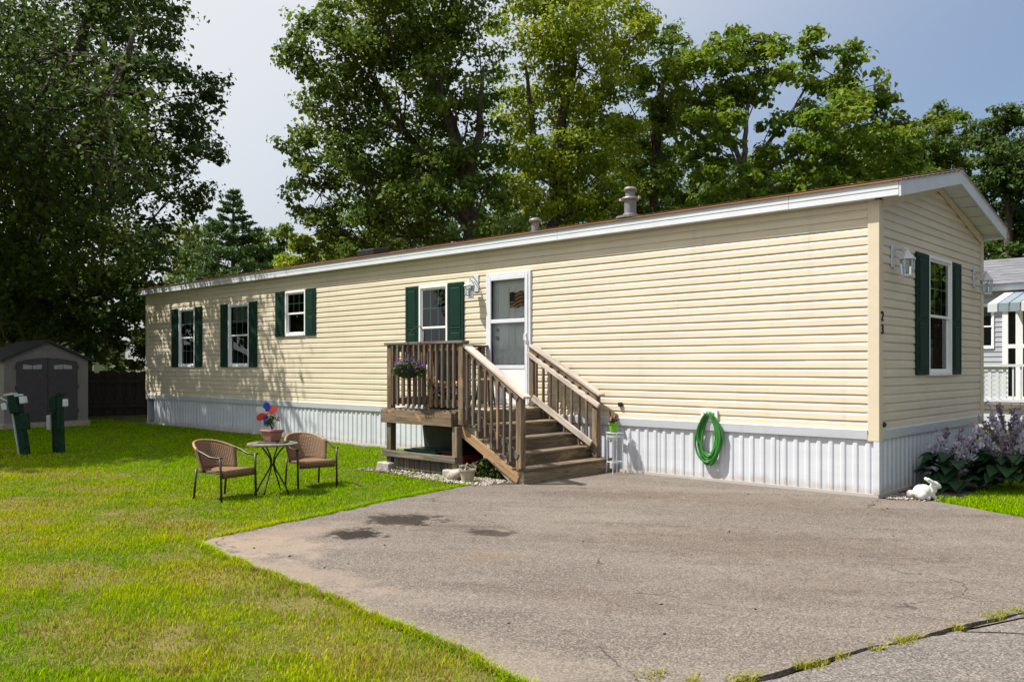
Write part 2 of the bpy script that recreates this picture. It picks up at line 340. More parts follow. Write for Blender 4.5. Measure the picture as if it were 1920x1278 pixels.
# ------------------------------------------------------------------ mesh helpers
class MB:
    """collects shapes for one mesh"""
    def __init__(s): s.v = []; s.f = []; s.uv = None
    def add(s, vs, fs):
        o = len(s.v); s.v += [tuple(x) for x in vs]; s.f += [tuple(i + o for i in f) for f in fs]
    def box(s, a, b):
        x0, y0, z0 = (min(a[i], b[i]) for i in range(3)); x1, y1, z1 = (max(a[i], b[i]) for i in range(3))
        s.add([(x0, y0, z0), (x1, y0, z0), (x1, y1, z0), (x0, y1, z0), (x0, y0, z1), (x1, y0, z1), (x1, y1, z1), (x0, y1, z1)],
              [(0, 3, 2, 1), (4, 5, 6, 7), (0, 1, 5, 4), (1, 2, 6, 5), (2, 3, 7, 6), (3, 0, 4, 7)])
    def tube(s, pts, rad, n=8, closed=False, caps=True):
        pts = [Vector(p) for p in pts]; k = len(pts); rs = rad if isinstance(rad, (list, tuple)) else [rad] * k
        rings = []; prev = None
        for i, p in enumerate(pts):
            if closed: t = pts[(i + 1) % k] - pts[i - 1]
            else: t = pts[min(i + 1, k - 1)] - pts[max(i - 1, 0)]
            if t.length < 1e-9: t = Vector((0, 0, 1))
            t.normalize()
            if prev is None:
                u = t.cross(Vector((0, 0, 1)));
                if u.length < 0.1: u = t.cross(Vector((1, 0, 0)))
            else: u = prev - t * prev.dot(t)
            if u.length < 1e-6: u = t.orthogonal()
            u.normalize(); prev = u; w = t.cross(u)
            rings.append([p + (u * math.cos(2 * math.pi * j / n) + w * math.sin(2 * math.pi * j / n)) * rs[i] for j in range(n)])
        vs = [v for r in rings for v in r]; fs = []
        for i in range(k if closed else k - 1):
            a, b = i * n, ((i + 1) % k) * n
            for j in range(n): fs.append((a + j, a + (j + 1) % n, b + (j + 1) % n, b + j))
        if caps and not closed: fs.append(tuple(range(n))[::-1]); fs.append(tuple((k - 1) * n + j for j in range(n)))
        s.add(vs, fs)
    def lathe(s, prof, c=(0, 0, 0), n=20, sx=1, sy=1, cap=True):
        c = Vector(c); vs = []; fs = []; k = len(prof)
        for (r, z) in prof:
            for j in range(n): a = 2 * math.pi * j / n; vs.append((c.x + r * math.cos(a) * sx, c.y + r * math.sin(a) * sy, c.z + z))
        for i in range(k - 1):
            for j in range(n): fs.append((i * n + j, i * n + (j + 1) % n, (i + 1) * n + (j + 1) % n, (i + 1) * n + j))
        if cap: fs.append(tuple(range(n))[::-1]); fs.append(tuple((k - 1) * n + j for j in range(n)))
        s.add(vs, fs)
    def prism(s, poly, a, b, axis='y'):
        """polygon of 2-D points extruded between a and b along an axis: y -> (x,z), x -> (y,z), z -> (x,y)"""
        k = len(poly); vs = []
        for q in (a, b):
            for (u, w) in poly: vs.append((u, q, w) if axis == 'y' else (q, u, w) if axis == 'x' else (u, w, q))
        s.add(vs, [tuple(range(k)), tuple(range(2 * k - 1, k - 1, -1))] + [(i, i + k, (i + 1) % k + k, (i + 1) % k) for i in range(k)])
    def ball(s, c, r, n=10, m=7):
        c = Vector(c); rx, ry, rz = r if isinstance(r, (tuple, list)) else (r, r, r)
        vs = [(c.x, c.y, c.z - rz)]; fs = []
        for i in range(1, m):
            th = math.pi * i / m - math.pi / 2
            for j in range(n):
                a = 2 * math.pi * j / n; vs.append((c.x + rx * math.cos(th) * math.cos(a), c.y + ry * math.cos(th) * math.sin(a), c.z + rz * math.sin(th)))
        vs.append((c.x, c.y, c.z + rz)); top = len(vs) - 1
        for j in range(n):
            fs.append((0, 1 + (j + 1) % n, 1 + j)); fs.append((top, 1 + (m - 2) * n + j, 1 + (m - 2) * n + (j + 1) % n))
        for i in range(m - 2):
            for j in range(n): a = 1 + i * n; fs.append((a + j, a + (j + 1) % n, a + n + (j + 1) % n, a + n + j))
        s.add(vs, fs)
    def mesh(s, name):
        me = bpy.data.meshes.new(name); me.from_pydata(s.v, [], s.f)
        if len(s.f) == 1: me.update(); return me                        # single sheets keep the side they were drawn with
        bm = bmesh.new(); bm.from_mesh(me); bmesh.ops.recalc_face_normals(bm, faces=bm.faces); bm.to_mesh(me); bm.free(); me.update(); return me

OFF = {}                                              # world offset of each thing's Empty
def obj(name, mb, mat, parent=None, smooth=False, bevel=0.0, mtx=None):
    me = mb if isinstance(mb, bpy.types.Mesh) else mb.mesh(name)
    if not me.materials and mat: me.materials.append(M[mat])
    if bevel:
        bm = bmesh.new(); bm.from_mesh(me); bmesh.ops.bevel(bm, geom=[e for e in bm.edges if e.calc_face_angle(0) > 0.5], offset=bevel, segments=1, affect='EDGES', clamp_overlap=True); bm.to_mesh(me); bm.free()
    if smooth:
        for p in me.polygons: p.use_smooth = True
        if smooth != True: me.set_sharp_from_angle(angle=smooth)
    o = bpy.data.objects.new(name, me); C.objects.link(o)
    if parent is not None:
        o.parent = parent
        if parent.name in OFF: o.matrix_parent_inverse = Matrix.Translation(-OFF[parent.name])
    if mtx is not None: o.matrix_basis = mtx
    return o
def tag(o, label, cat, group=None):
    o['label'] = label; o['category'] = cat
    if group: o['group'] = group
    return o
def thing(name, label, cat, loc=(0, 0, 0), group=None, rotz=None, scale=None):
    """Empty at the thing's base. With rotz given the parts are in local space, otherwise in world space."""
    o = bpy.data.objects.new(name, None); C.objects.link(o); o.location = loc; o.empty_display_size = 0.1
    tag(o, label, cat, group)
    if rotz is None: OFF[o.name] = Vector(loc)
    else: o.rotation_euler.z = rotz
    if scale: o.scale = (scale,) * 3
    return o
def structure(o): o['kind'] = 'structure'; return o
def stuff(o): o['kind'] = 'stuff'; return o
def copy_tree(o, parent=None):
    c = o.copy(); C.objects.link(c); c.parent = parent
    if o.name in OFF: OFF[c.name] = OFF[o.name]
    for ch in list(o.children): copy_tree(ch, c)
    return c
def board(name, p0, p1, w, h, mat, parent, up=(0, 0, 1), bev=0.004):
    """a board from p0 to p1 whose local X runs along the grain; w across, h along 'up'"""
    p0, p1 = Vector(p0), Vector(p1); L = (p1 - p0).length; x = (p1 - p0).normalized(); up = Vector(up)
    y = up.cross(x)
    if y.length < 1e-4: y = Vector((0, 1, 0)).cross(x)
    y.normalize(); z = x.cross(y); mb = MB(); mb.box((-L / 2, -w / 2, -h / 2), (L / 2, w / 2, h / 2))
    m = Matrix((x, y, z)).transposed().to_4x4(); m.translation = (p0 + p1) / 2
    o = obj(name, mb, mat, None, bevel=bev, mtx=None)
    if parent is not None and parent.name not in OFF and parent.parent is not None:   # sub-part of a part placed in world space
        pass
    o.parent = parent
    if parent is not None and parent.name in OFF: o.matrix_parent_inverse = Matrix.Translation(-OFF[parent.name])
    o.matrix_basis = m
    return o
def npmesh(name, V, F, mat=None, smooth=False, mats=None):
    """V (n,3), F (m,k) numpy arrays"""
    me = bpy.data.meshes.new(name); V = np.ascontiguousarray(V, dtype=np.float32); F = np.ascontiguousarray(F, dtype=np.int32); k = F.shape[1]
    me.vertices.add(len(V)); me.vertices.foreach_set('co', V.ravel()); me.loops.add(F.size); me.loops.foreach_set('vertex_index', F.ravel())
    me.polygons.add(len(F)); me.polygons.foreach_set('loop_start', np.arange(0, F.size, k, dtype=np.int32)); me.polygons.foreach_set('loop_total', np.full(len(F), k, dtype=np.int32))
    me.update(calc_edges=True); me.validate()
    if mat: me.materials.append(M[mat])
    if smooth: me.polygons.foreach_set('use_smooth', np.ones(len(F), dtype=bool))
    return me
def leaves(P, Nrm, size, rng, aspect=0.62, droop=0.3):
    """rhombic leaves at points P, facing Nrm; returns V, F (tri pairs as one folded quad each)"""
    n = len(P); N = Nrm / (np.linalg.norm(Nrm, axis=1, keepdims=True) + 1e-9)
    t = rng.normal(size=(n, 3)); t[:, 2] -= droop; t -= N * np.sum(t * N, axis=1, keepdims=True); t /= np.linalg.norm(t, axis=1, keepdims=True) + 1e-9
    b = np.cross(N, t); s = (size * np.clip(rng.lognormal(-0.06, 0.34, n), 0.4, 1.9))[:, None]
    a0 = P - t * s * 0.5; a2 = P + t * s * 0.5; w = b * s * aspect * 0.5; up = N * s * 0.10
    V = np.stack([a0, P - w + up - t * s * 0.08, a2 - up, P + w + up - t * s * 0.08], axis=1).reshape(-1, 3)
    i = np.arange(n)[:, None] * 4
    return V, np.concatenate([i + np.array([[0, 1, 2]]), i + np.array([[0, 2, 3]])])
def join_np(parts):
    Vs, Fs, o = [], [], 0
    for V, F in parts: Vs.append(V); Fs.append(F + o); o += len(V)
    return np.concatenate(Vs), np.concatenate(Fs)

# ------------------------------------------------------------------ ground, lawn, driveway, road
def sheet(name, poly, z, mat, thick=0.0):
    mb = MB()
    if thick: mb.prism(poly, z - thick, z, 'z')
    else: mb.add([(x, y, z) for x, y in poly], [tuple(range(len(poly)))])
    return structure(obj(name, mb, mat))
sheet('ground', [(-1200, -1200), (1200, -1200), (1200, 1200), (-1200, 1200)], -0.035, 'soil')
def rough_line(pts, step, amp, seed):
    r = random.Random(seed); out = []
    for (a, b) in zip(pts[:-1], pts[1:]):
        k = max(1, int(math.hypot(b[0] - a[0], b[1] - a[1]) / step))
        for i in range(k):
            t = i / k; out.append((a[0] + (b[0] - a[0]) * t + r.uniform(-amp, amp), a[1] + (b[1] - a[1]) * t + r.uniform(-amp, amp)))
    out.append(pts[-1]); return out
EDGE_L = rough_line([(-4.20, -2.25), (-3.89, -4.04), (-3.59, -5.33), (-3.40, -6.30)], 0.12, 0.025, 1)
EDGE_B = rough_line([(-3.30, -6.50), (-2.58, -6.62), (-1.47, -6.70), (-0.49, -6.82), (0.32, -6.89), (0.88, -6.99), (1.38, -7.12)], 0.12, 0.025, 2)
CRACK = rough_line([(1.40, -7.10), (1.61, -6.31), (1.73, -5.87), (1.90, -5.32), (2.01, -4.97), (2.17, -4.48), (2.33, -4.03), (2.75, -2.9), (3.4, -1.2), (3.9, 0.3)], 0.10, 0.018, 3)
BED = rough_line([(3.6, -1.45), (2.6, -0.95), (1.54, -0.35), (0.95, 0.0), (0.54, 0.18), (0.36, 0.12), (0.20, -0.04), (0.0, -0.045)], 0.12, 0.02, 4)
drive_poly = EDGE_L + EDGE_B + CRACK[1:-8] + BED + [(-3.6, -0.045), (-4.15, -0.045)]
sheet('driveway', drive_poly, 0.0, 'asphalt', 0.03)
cr2 = [(x + 0.040 + 0.022 * math.sin(y * 5) + 0.01 * math.sin(y * 17), y) for x, y in CRACK]
ROADW = [(x, y) for x, y in cr2]
BR = rough_line([(2.06, -4.93), (2.16, -4.75), (2.35, -4.6), (2.75, -4.35), (3.3, -4.2), (4.2, -3.9)], 0.10, 0.015, 6)   # a second crack branching off into the road
i0 = min(range(len(cr2)), key=lambda i: abs(cr2[i][1] + 4.93))
sheet('road', cr2[:i0] + BR + [(12, -3.6), (12, -60), (1.4, -60)], -0.004, 'road_asphalt', 0.03)
br2 = [(x - 0.006, y + 0.034) for x, y in BR[1:]]
sheet('road', br2[::-1] + cr2[i0 + 2:] + [(3.9, 60), (12, 60), (12, -3.575)], -0.006, 'road_asphalt', 0.03)
lawn_poly = [(-60, 0.0), (-4.25, 0.0)] + EDGE_L + EDGE_B + [(1.38, -60), (-60, -60)]
sheet('lawn', lawn_poly, -0.012, 'lawn_soil')
sheet('lawn', [(0.0, 0.10)] + BED[::-1][1:] + [(3.9, 0.4), (3.9, 60), (-60, 60), (-60, 0.02), (0, 0.02)], -0.014, 'lawn_soil')

def inside(P, poly):
    x, y = P[:, 0], P[:, 1]; r = np.zeros(len(P), bool); q = np.array(poly); j = len(q) - 1
    for i in range(len(q)):
        xi, yi, xj, yj = *q[i], *q[j]
        c = ((yi > y) != (yj > y)) & (x < (xj - xi) * (y - yi) / (yj - yi + 1e-12) + xi); r ^= c; j = i
    return r
def blades(P, hgt, wid, rng, lean=0.55):
    """three-triangle bent blades at ground points P (n,2)"""
    n = len(P); a = rng.uniform(0, 2 * np.pi, n); d = np.stack([np.cos(a), np.sin(a), np.zeros(n)], 1); s = np.stack([-np.sin(a), np.cos(a), np.zeros(n)], 1)
    h = hgt * rng.uniform(0.5, 1.35, n); w = (wid * rng.uniform(0.7, 1.3, n))[:, None]; le = (lean * rng.uniform(0.1, 1.5, n) * h)[:, None]
    B = np.concatenate([P, np.full((n, 1), -0.014)], 1); up = np.array([[0, 0, 1.0]]) * h[:, None]
    V = np.stack([B - s * w / 2, B + s * w / 2, B + up * 0.6 + d * le * 0.35 + s * w * 0.42, B + up * 0.6 + d * le * 0.35 - s * w * 0.42, B + up + d * le], 1).reshape(-1, 3)
    i = np.arange(n)[:, None] * 5
    return V, np.concatenate([i + np.array([[0, 1, 2]]), i + np.array([[0, 2, 3]]), i + np.array([[3, 2, 4]])])
rng = np.random.default_rng(3)
def scatter(poly, x0, x1, y0, y1, dens, clip=True, margin=1.25):
    """random points in poly, thinning out with distance from where the camera stands"""
    n = int((x1 - x0) * (y1 - y0) * dens(4.0)); P = np.stack([rng.uniform(x0, x1, n), rng.uniform(y0, y1, n)], 1)
    q = P - np.array([CAM.x, CAM.y]); D = q @ np.array([DV.x, DV.y]); L = q @ np.array([RV.x, RV.y])
    k = (D > 2.8) & (np.abs(L) < 0.64 * D + margin) & (rng.uniform(0, 1, n) < dens(np.maximum(D, 4.0)) / dens(4.0))
    P = P[k]; return P[inside(P, poly)], D[k][inside(P, poly)]
dn = lambda D: 13000.0 * (4.0 / D) ** 1.45
Ps, Ds = [], []
for gx in np.arange(-22, 1.4, 2.0):
    for gy in np.arange(-12, 0, 2.0):
        P, D = scatter(lawn_poly, gx, gx + 2, gy, min(gy + 2, -0.03), dn); Ps.append(P); Ds.append(D)
P = np.concatenate(Ps); D = np.concatenate(Ds)
def fbm(P, f):
    return (np.sin(P[:, 0] * f + 1.3 * np.sin(P[:, 1] * f * 0.8 + 1)) * np.cos(P[:, 1] * f * 1.1 + 0.9 * np.sin(P[:, 0] * f * 1.3))
            + 0.7 * np.sin(P[:, 0] * f * 2.7 + 2 * np.cos(P[:, 1] * f * 2.2)) + 0.6 * np.cos(P[:, 1] * f * 5.3 + 1.7 * np.sin(P[:, 0] * f * 4.1)))
hg = np.clip(0.0255 * (1 + 0.28 * fbm(P, 2.3) + 0.18 * fbm(P + 7, 7.0)), 0.008, 0.06)
keep = rng.uniform(0, 1, len(P)) < np.clip(0.95 + 0.35 * fbm(P + 3, 3.1), 0.35, 1.0); P, D, hg = P[keep], D[keep], hg[keep]
wd = 0.0048 * np.maximum(1.0, (D / 5.5) ** 0.75)
stuff(tag(obj('lawn_grass', npmesh('lawn_grass', *blades(P, hg, wd, rng), 'grass_blade'), None), 'mown green and yellowing grass of the lawn beside the driveway', 'grass'))
# ragged longer fringe along the driveway
fr = []
for (a, b) in zip(EDGE_L[:-1], EDGE_L[1:]):
    k = 150; t = rng.uniform(0, 1, k); fr.append(np.stack([a[0] + (b[0] - a[0]) * t - np.abs(rng.normal(0.02, 0.035, k)), a[1] + (b[1] - a[1]) * t], 1))
for (a, b) in zip(EDGE_B[:-1], EDGE_B[1:]):
    k = 150; t = rng.uniform(0, 1, k); fr.append(np.stack([a[0] + (b[0] - a[0]) * t, a[1] + (b[1] - a[1]) * t - np.abs(rng.normal(0.0, 0.035, k)) + 0.015], 1))
P = np.concatenate(fr)
stuff(tag(obj('edge_grass', npmesh('edge_grass', *blades(P, np.full(len(P), 0.040), np.full(len(P), 0.006), rng, 1.2), 'grass_blade'), None), 'longer fringe of grass overhanging the driveway edge', 'grass'))
bed_poly = BED[::-1][3:] + [(3.5, 0.6), (2.9, 4.5), (0.6, 4.5), (0.75, 0.55), (0.42, 0.42)]
P, D = scatter(bed_poly, 0.3, 3.6, -1.6, 4.6, lambda D: 5200.0 + 0 * D, margin=1.0)
stuff(tag(obj('verge_grass', npmesh('verge_grass', *blades(P, np.full(len(P), 0.045), np.full(len(P), 0.007), rng, 0.7), 'grass_blade'), None), 'strip of grass in front of the flowering hostas', 'grass'))

# ------------------------------------------------------------------ the mobile home
LEN, WID, EAVE, ZS = 19.0, 4.23, 3.40, 0.77
SLOPE = 0.215
home = thing('mobile_home', 'long cream vinyl sided mobile home with white skirting and dark green shutters', 'mobile home', (-LEN / 2, WID / 2, 0))
WIN = {  # x0, x1, z0, z1 of the white frame on the long wall; shutter outer edges
    'a': (-17.13, -16.29, 1.49, 2.95, -17.52, -15.93, False), 'b': (-14.67, -13.75, 1.49, 2.94, -15.02, -13.41, False),
    'c': (-12.27, -11.51, 2.14, 3.09, -12.65, -11.15, True), 'd': (-7.95, -7.20, 1.45, 2.92, -8.31, -6.80, False)}
DOOR = (-6.26, -5.28, 0.93, 3.01)
ENDWIN = (1.70, 2.67, 1.38, 2.94)
LONG_OPEN = [(w[0] + 0.02, w[1] - 0.02, w[2] + 0.02, w[3] - 0.02) for w in WIN.values()] + [(DOOR[0] + 0.02, DOOR[1] - 0.02, DOOR[2] - 0.5, DOOR[3] - 0.02)]
END_OPEN = [(ENDWIN[0] + 0.02, ENDWIN[1] - 0.02, ENDWIN[2] + 0.02, ENDWIN[3] - 0.02)]
def pieces(x0, x1, z0, z1, opens):
    """rectangles of a band left free by the openings"""
    zs = sorted({z0, z1} | {z for o in opens for z in (o[2], o[3]) if z0 < z < z1}); out = []
    for a, b in zip(zs[:-1], zs[1:]):
        zm = (a + b) / 2; cur = x0
        for o in sorted(o for o in opens if o[2] < zm < o[3]):
            if o[0] > cur: out.append((cur, min(o[0], x1), a, b))
            cur = max(cur, o[1])
        if cur < x1: out.append((cur, x1, a, b))
    return out
CH = 0.1016
def siding_profile(f):   # outward distance of the face at fraction f of a course: a double-lap with a rolled butt edge
    if f < 0.64: return 0.0185 - 0.003 * f / 0.64
    if f < 0.84: u = (f - 0.64) / 0.20; return 0.0155 - 0.0105 * u ** 0.8
    return 0.005
def course(k, wall, x0, x1, ztop, opens, parent, mat='vinyl_cream', base=ZS):
    z0 = base + k * CH; z1 = min(z0 + CH, ztop); out = []
    seams = [x for x in (-0.4 - ((k // 2) * 1.37) % 3.66 - 3.66 * i for i in range(6)) if x0 + 0.2 < x < x1 - 0.2] if wall == 'long' else []
    rects = []
    for (a, b, za, zb) in pieces(x0, x1, z0, z1, opens):
        cuts = [a] + sorted(x for x in seams if a + 0.15 < x < b - 0.15) + [b]
        rects += [(u, w_ + (0.03 if i < len(cuts) - 2 else 0), za, zb, 0.0016 * ((i + k // 2) % 2)) for i, (u, w_) in enumerate(zip(cuts[:-1], cuts[1:]))]
    for (a, b, za, zb, push) in rects:
        n = max(1, int((b - a) / 1.2)); xs = [a + (b - a) * i / n for i in range(n + 1)]
        fr_ = sorted({za, zb} | {z for z in (z0 + 0.03 * CH, z0 + 0.64 * CH, z0 + 0.70 * CH, z0 + 0.84 * CH) if za < z < zb})
        rows = []
        for z in fr_:
            f = (z - z0) / CH; rows.append([(x, -siding_profile(f) - push - 0.0018 * math.sin(x * 2.1 + k * 2.3), z) for x in xs])
        if za == z0: rows.insert(0, [(x, -0.004, z0 + 0.001) for x in xs])          # underside of the butt edge
        vs = [p for row in rows for p in row]; m = n + 1
        fs = [(i * m + j, i * m + j + 1, (i + 1) * m + j + 1, (i + 1) * m + j) for i in range(len(rows) - 1) for j in range(n)]
        mb = MB(); mb.add(vs, fs); out.append(obj('siding_board', mb, mat, parent))
    return out
def gable_half(z): return max(0.0, (4.0 - 0.17 - z) / SLOPE)            # half length of the end wall at height z
TOEND = Matrix.Rotation(R_(90), 4, 'Z')
for k in range(26):
    course(k, 'long', -LEN + 0.09, -0.09, EAVE, LONG_OPEN, home)
for k in range(31):
    z0 = ZS + k * CH
    if z0 > 3.80: break
    hw = min(WID / 2 - 0.09, gable_half(z0) + 0.03) if z0 + CH > EAVE - 0.05 else WID / 2 - 0.09
    if hw < 0.1: continue
    for o in course(k, 'endw', WID / 2 - hw, WID / 2 + hw, 3.9, END_OPEN, home): o.matrix_basis = TOEND
# wall core behind the siding, so the courses are backed
mb = MB()
for (a, b, za, zb) in pieces(-LEN, 0, ZS - 0.1, 3.45, LONG_OPEN): mb.box((a, 0.0, za), (b, 0.05, zb))
obj('wall_sheathing', mb, 'interior_dark', home)
mb = MB()
for (a, b, za, zb) in pieces(0.05, WID, ZS - 0.1, 3.42, END_OPEN): mb.box((-0.05, a, za), (-0.001, b, zb))
mb.prism([(0.06, 3.425), (WID, 3.425), (WID / 2, 3.86)], -0.05, -0.001, 'x')
obj('wall_sheathing', mb, 'interior_dark', home)
mb = MB(); mb.box((-LEN, WID - 0.05, 0.02), (-0.06, WID, 3.42)); obj('back_wall', mb, 'vinyl_cream', home)
mb = MB(); mb.box((-LEN - 0.02, 0.06, ZS - 0.1), (-LEN + 0.03, WID - 0.06, 3.42)); obj('back_wall', mb, 'vinyl_cream', home)
mb = MB(); mb.box((-LEN - 0.01, 0.003, 0.02), (-LEN + 0.03, WID - 0.06, ZS - 0.101)); obj('back_skirting', mb, 'skirt_white', home)
# corner posts
for (x, y) in ((0, 0), (-LEN, 0), (0, WID)):
    sx = -1 if x == 0 else 1; sy = 1 if y == 0 else -1; ox = 0.032 * (1 if x == 0 else -1); oy = -0.032 if y == 0 else 0.032
    mb = MB(); mb.prism([(x + ox, y + oy), (x + sx * 0.10, y + oy), (x + sx * 0.10, y + sy * 0.004), (x + sx * 0.02, y + sy * 0.02), (x + sx * 0.004 , y + sy * 0.10), (x + ox, y + sy * 0.10)], ZS - 0.13, EAVE, 'z')
    obj('corner_post', mb, 'cream_trim', home, bevel=0.004)
# white band and corrugated skirting
mb = MB(); mb.prism([(-0.045, ZS - 0.005), (-0.026, ZS + 0.004), (0.0, ZS + 0.004), (0.0, ZS - 0.11), (-0.03, ZS - 0.11), (-0.034, ZS - 0.085)], -LEN + 0.1, -0.1, 'x'); obj('skirting_band', mb, 'skirt_white', home)
mb = MB(); mb.prism([(0.045, ZS - 0.005), (0.026, ZS + 0.004), (0.0, ZS + 0.004), (0.0, ZS - 0.11), (0.03, ZS - 0.11), (0.034, ZS - 0.085)], 0.1, WID - 0.1, 'y'); obj('skirting_band', mb, 'skirt_white', home)
PITCH = 0.145
def skirt_panel(width):
    mb = MB(); pr = []
    k = int(round(width / PITCH))
    for i in range(k):
        x = i * PITCH; pr += [(x, 0.0), (x + 0.030, 0.0), (x + 0.046, -0.013), (x + 0.058, -0.015), (x + 0.078, -0.015), (x + 0.090, -0.013), (x + 0.106, 0.0)]
    pr.append((k * PITCH, 0.0)); z0, z1 = 0.015, ZS - 0.108; zt = z1 - 0.06; n = len(pr)
    vs = [(x, y, z0) for x, y in pr] + [(x, y, zt) for x, y in pr] + [(x, y * 0.3, z1) for x, y in pr]
    mb.add(vs, [(r * n + i, r * n + i + 1, (r + 1) * n + i + 1, (r + 1) * n + i) for r in (0, 1) for i in range(n - 1)])
    return mb.mesh('skirting_panel')
pm = skirt_panel(4 * PITCH)
for i in range(33):
    x = -0.03 - (i + 1) * 4 * PITCH
    if x < -LEN: break
    obj('skirting_panel', pm, 'skirt_white', home, mtx=Matrix.Translation((x, 0.006 + 0.003 * math.sin(i * 2.2), 0)))
for i in range(7):
    obj('skirting_panel', pm, 'skirt_white', home, mtx=Matrix.Translation((-0.006, 0.06 + i * 4 * PITCH, 0)) @ TOEND)
mb = MB(); mb.box((-LEN, -0.028, -0.01), (0.02, 0.0, 0.035)); obj('skirting_track', mb, 'skirt_white', home)
mb = MB(); mb.box((0.0, 0.0, -0.01), (0.028, WID, 0.035)); obj('skirting_track', mb, 'skirt_white', home)
mb = MB(); mb.box((-0.035, -0.030, 0.036), (0.030, 0.035, ZS - 0.132)); obj('skirting_corner', mb, 'skirt_white', home)
# eave fascia, soffit, rake boards
OY, OX = 0.13, 0.28
zt = lambda y: 3.56 + SLOPE * (min(y, WID - y) + OY)                    # top of the roof deck
def fascia(x0, x1): 
    mb = MB(); mb.prism([(-OY - 0.018, 3.395), (-OY - 0.024, 3.40), (-OY - 0.018, 3.47), (-OY - 0.024, 3.475), (-OY - 0.020, 3.555), (-OY + 0.004, 3.555), (-OY + 0.004, 3.395)], x0, x1, 'x'); return obj('fascia', mb, 'white_paint', home)
for a, b in ((-LEN - 0.24, -15.62), (-15.615, -11.97), (-11.965, -8.3), (-8.295, -4.65), (-4.645, -1.0), (-0.995, OX)): fascia(a, b)
mb = MB(); mb.box((-LEN - 0.23, -OY, 3.40), (-0.02, 0.02, 3.412)); obj('soffit', mb, 'white_paint', home)
mb = MB(); mb.box((-LEN - 0.25, WID, 3.40), (OX, WID + OY, 3.55)); obj('rear_fascia', mb, 'white_paint', home)
pk = zt(WID / 2)
for sgn in (0, 1):                                                      # rake boards, thin drip edge, sloped soffit under the gable overhang
    Y = (lambda y: y) if not sgn else (lambda y: WID - y)
    q = [(Y(-OY - 0.02), 3.385), (Y(-OY - 0.02), 3.555), (Y(WID / 2), pk), (Y(WID / 2), pk - 0.17)]
    mb = MB(); mb.prism(q, OX + 0.004, OX + 0.028, 'x'); obj('rake_board', mb, 'white_paint', home)
    q = [(Y(-OY - 0.03), 3.545), (Y(-OY - 0.03), 3.572), (Y(WID / 2 ), pk + 0.02), (Y(WID / 2 ), pk - 0.01)]
    mb = MB(); mb.prism(q, OX + 0.029, OX + 0.040, 'x'); obj('drip_edge', mb, 'white_paint', home)
    q = [(Y(-OY + 0.0), 3.415), (Y(-OY + 0.0), 3.427), (Y(WID / 2), pk - 0.138), (Y(WID / 2), pk - 0.15)]
    mb = MB(); mb.prism(q, 0.03, OX + 0.002, 'x'); so_ = obj('gable_soffit', mb, 'white_paint', home)
    for j in range(5):
        f = 0.10 + 0.17 * j
        mb = MB(); ya, za = Y(-OY + f * (WID / 2 + OY)), 3.413 + f * (pk - 0.15 - 3.415)
        mb.box((0.05, ya - 0.006, za - 0.008), (OX, ya + 0.006, za - 0.002)); obj('soffit_groove', mb, 'cream_trim', so_)
    q = [(Y(0.06), 3.30 + 0.02), (Y(0.06), 3.43), (Y(WID / 2), pk - 0.16), (Y(WID / 2), pk - 0.23)]
    mb = MB(); mb.prism(q, 0.024, 0.045, 'x'); obj('frieze_board', mb, 'cream_trim', home)
    # roof: courses of shingles from eave to ridge
    for j in range(12):
        y0 = -OY - 0.045 + j * (WID / 2 + OY + 0.045) / 12; y1 = y0 + (WID / 2 + OY + 0.045) / 12 + 0.05; y1 = min(y1, WID / 2)
        za, zb = 3.562 + SLOPE * (y0 + OY) + 0.016, 3.562 + SLOPE * (y1 + OY) + (0.002 if j < 11 else 0.016)
        mb = MB(); mb.prism([(Y(y0), za - 0.014), (Y(y0), za), (Y(y1), zb), (Y(y1), zb - 0.01)], -LEN - 0.26, OX + 0.045, 'x'); obj('shingle_course', mb, 'shingle_brown', home)
mb = MB(); mb.prism([(-OY, 3.545), (WID / 2, pk - 0.012), (WID + OY, 3.545), (WID / 2, pk - 0.03)], -LEN - 0.2, OX, 'x'); obj('roof_deck', mb, 'interior_dark', home)
mb = MB(); mb.prism([(WID / 2 - 0.10, pk + 0.012), (WID / 2, pk + 0.035), (WID / 2 + 0.10, pk + 0.012)], -LEN - 0.26, OX + 0.045, 'x'); obj('ridge_cap', mb, 'shingle_brown', home)
# roof vents
def roof_z(y): return 3.575 + SLOPE * (y + OY)
y = 0.75
mb = MB(); mb.lathe([(0.092, -0.05), (0.092, 0.26), (0.125, 0.27), (0.135, 0.285), (0.125, 0.305), (0.075, 0.31), (0.075, 0.40), (0.10, 0.41), (0.105, 0.43), (0.08, 0.46), (0.02, 0.47)], (-3.95, y, roof_z(y)), 20)
fl = obj('flue_pipe', mb, 'grey_metal', home, smooth=R_(40))
mb = MB(); mb.box((-4.14, y - 0.03, roof_z(y) + 0.275), (-4.10, y + 0.03, roof_z(y) + 0.31)); mb.box((-3.80, y - 0.02, roof_z(y) + 0.27), (-3.77, y + 0.02, roof_z(y) + 0.305)); obj('flue_bracket', mb, 'cast_metal', fl)
mb = MB(); mb.lathe([(0.22, -0.02), (0.22, 0.012), (0.12, 0.02), (0.11, 0.06)], (-3.95, y, roof_z(y)), 18); obj('flashing', mb, 'grey_metal', fl)
mb = MB(); mb.lathe([(0.065, -0.05), (0.065, 0.15), (0.10, 0.16), (0.11, 0.18), (0.10, 0.205), (0.05, 0.225), (0.01, 0.23)], (-5.88, y, roof_z(y)), 18); obj('vent_pipe', mb, 'grey_metal', home, smooth=R_(40))
mb = MB(); mb.prism([(0.55, roof_z(0.55) - 0.01), (0.55, roof_z(0.55) + 0.13), (0.95, roof_z(0.95) + 0.11), (0.95, roof_z(0.95) - 0.01)], -10.55, -10.0, 'x'); obj('roof_vent', mb, 'dark_plastic', home, bevel=0.01)
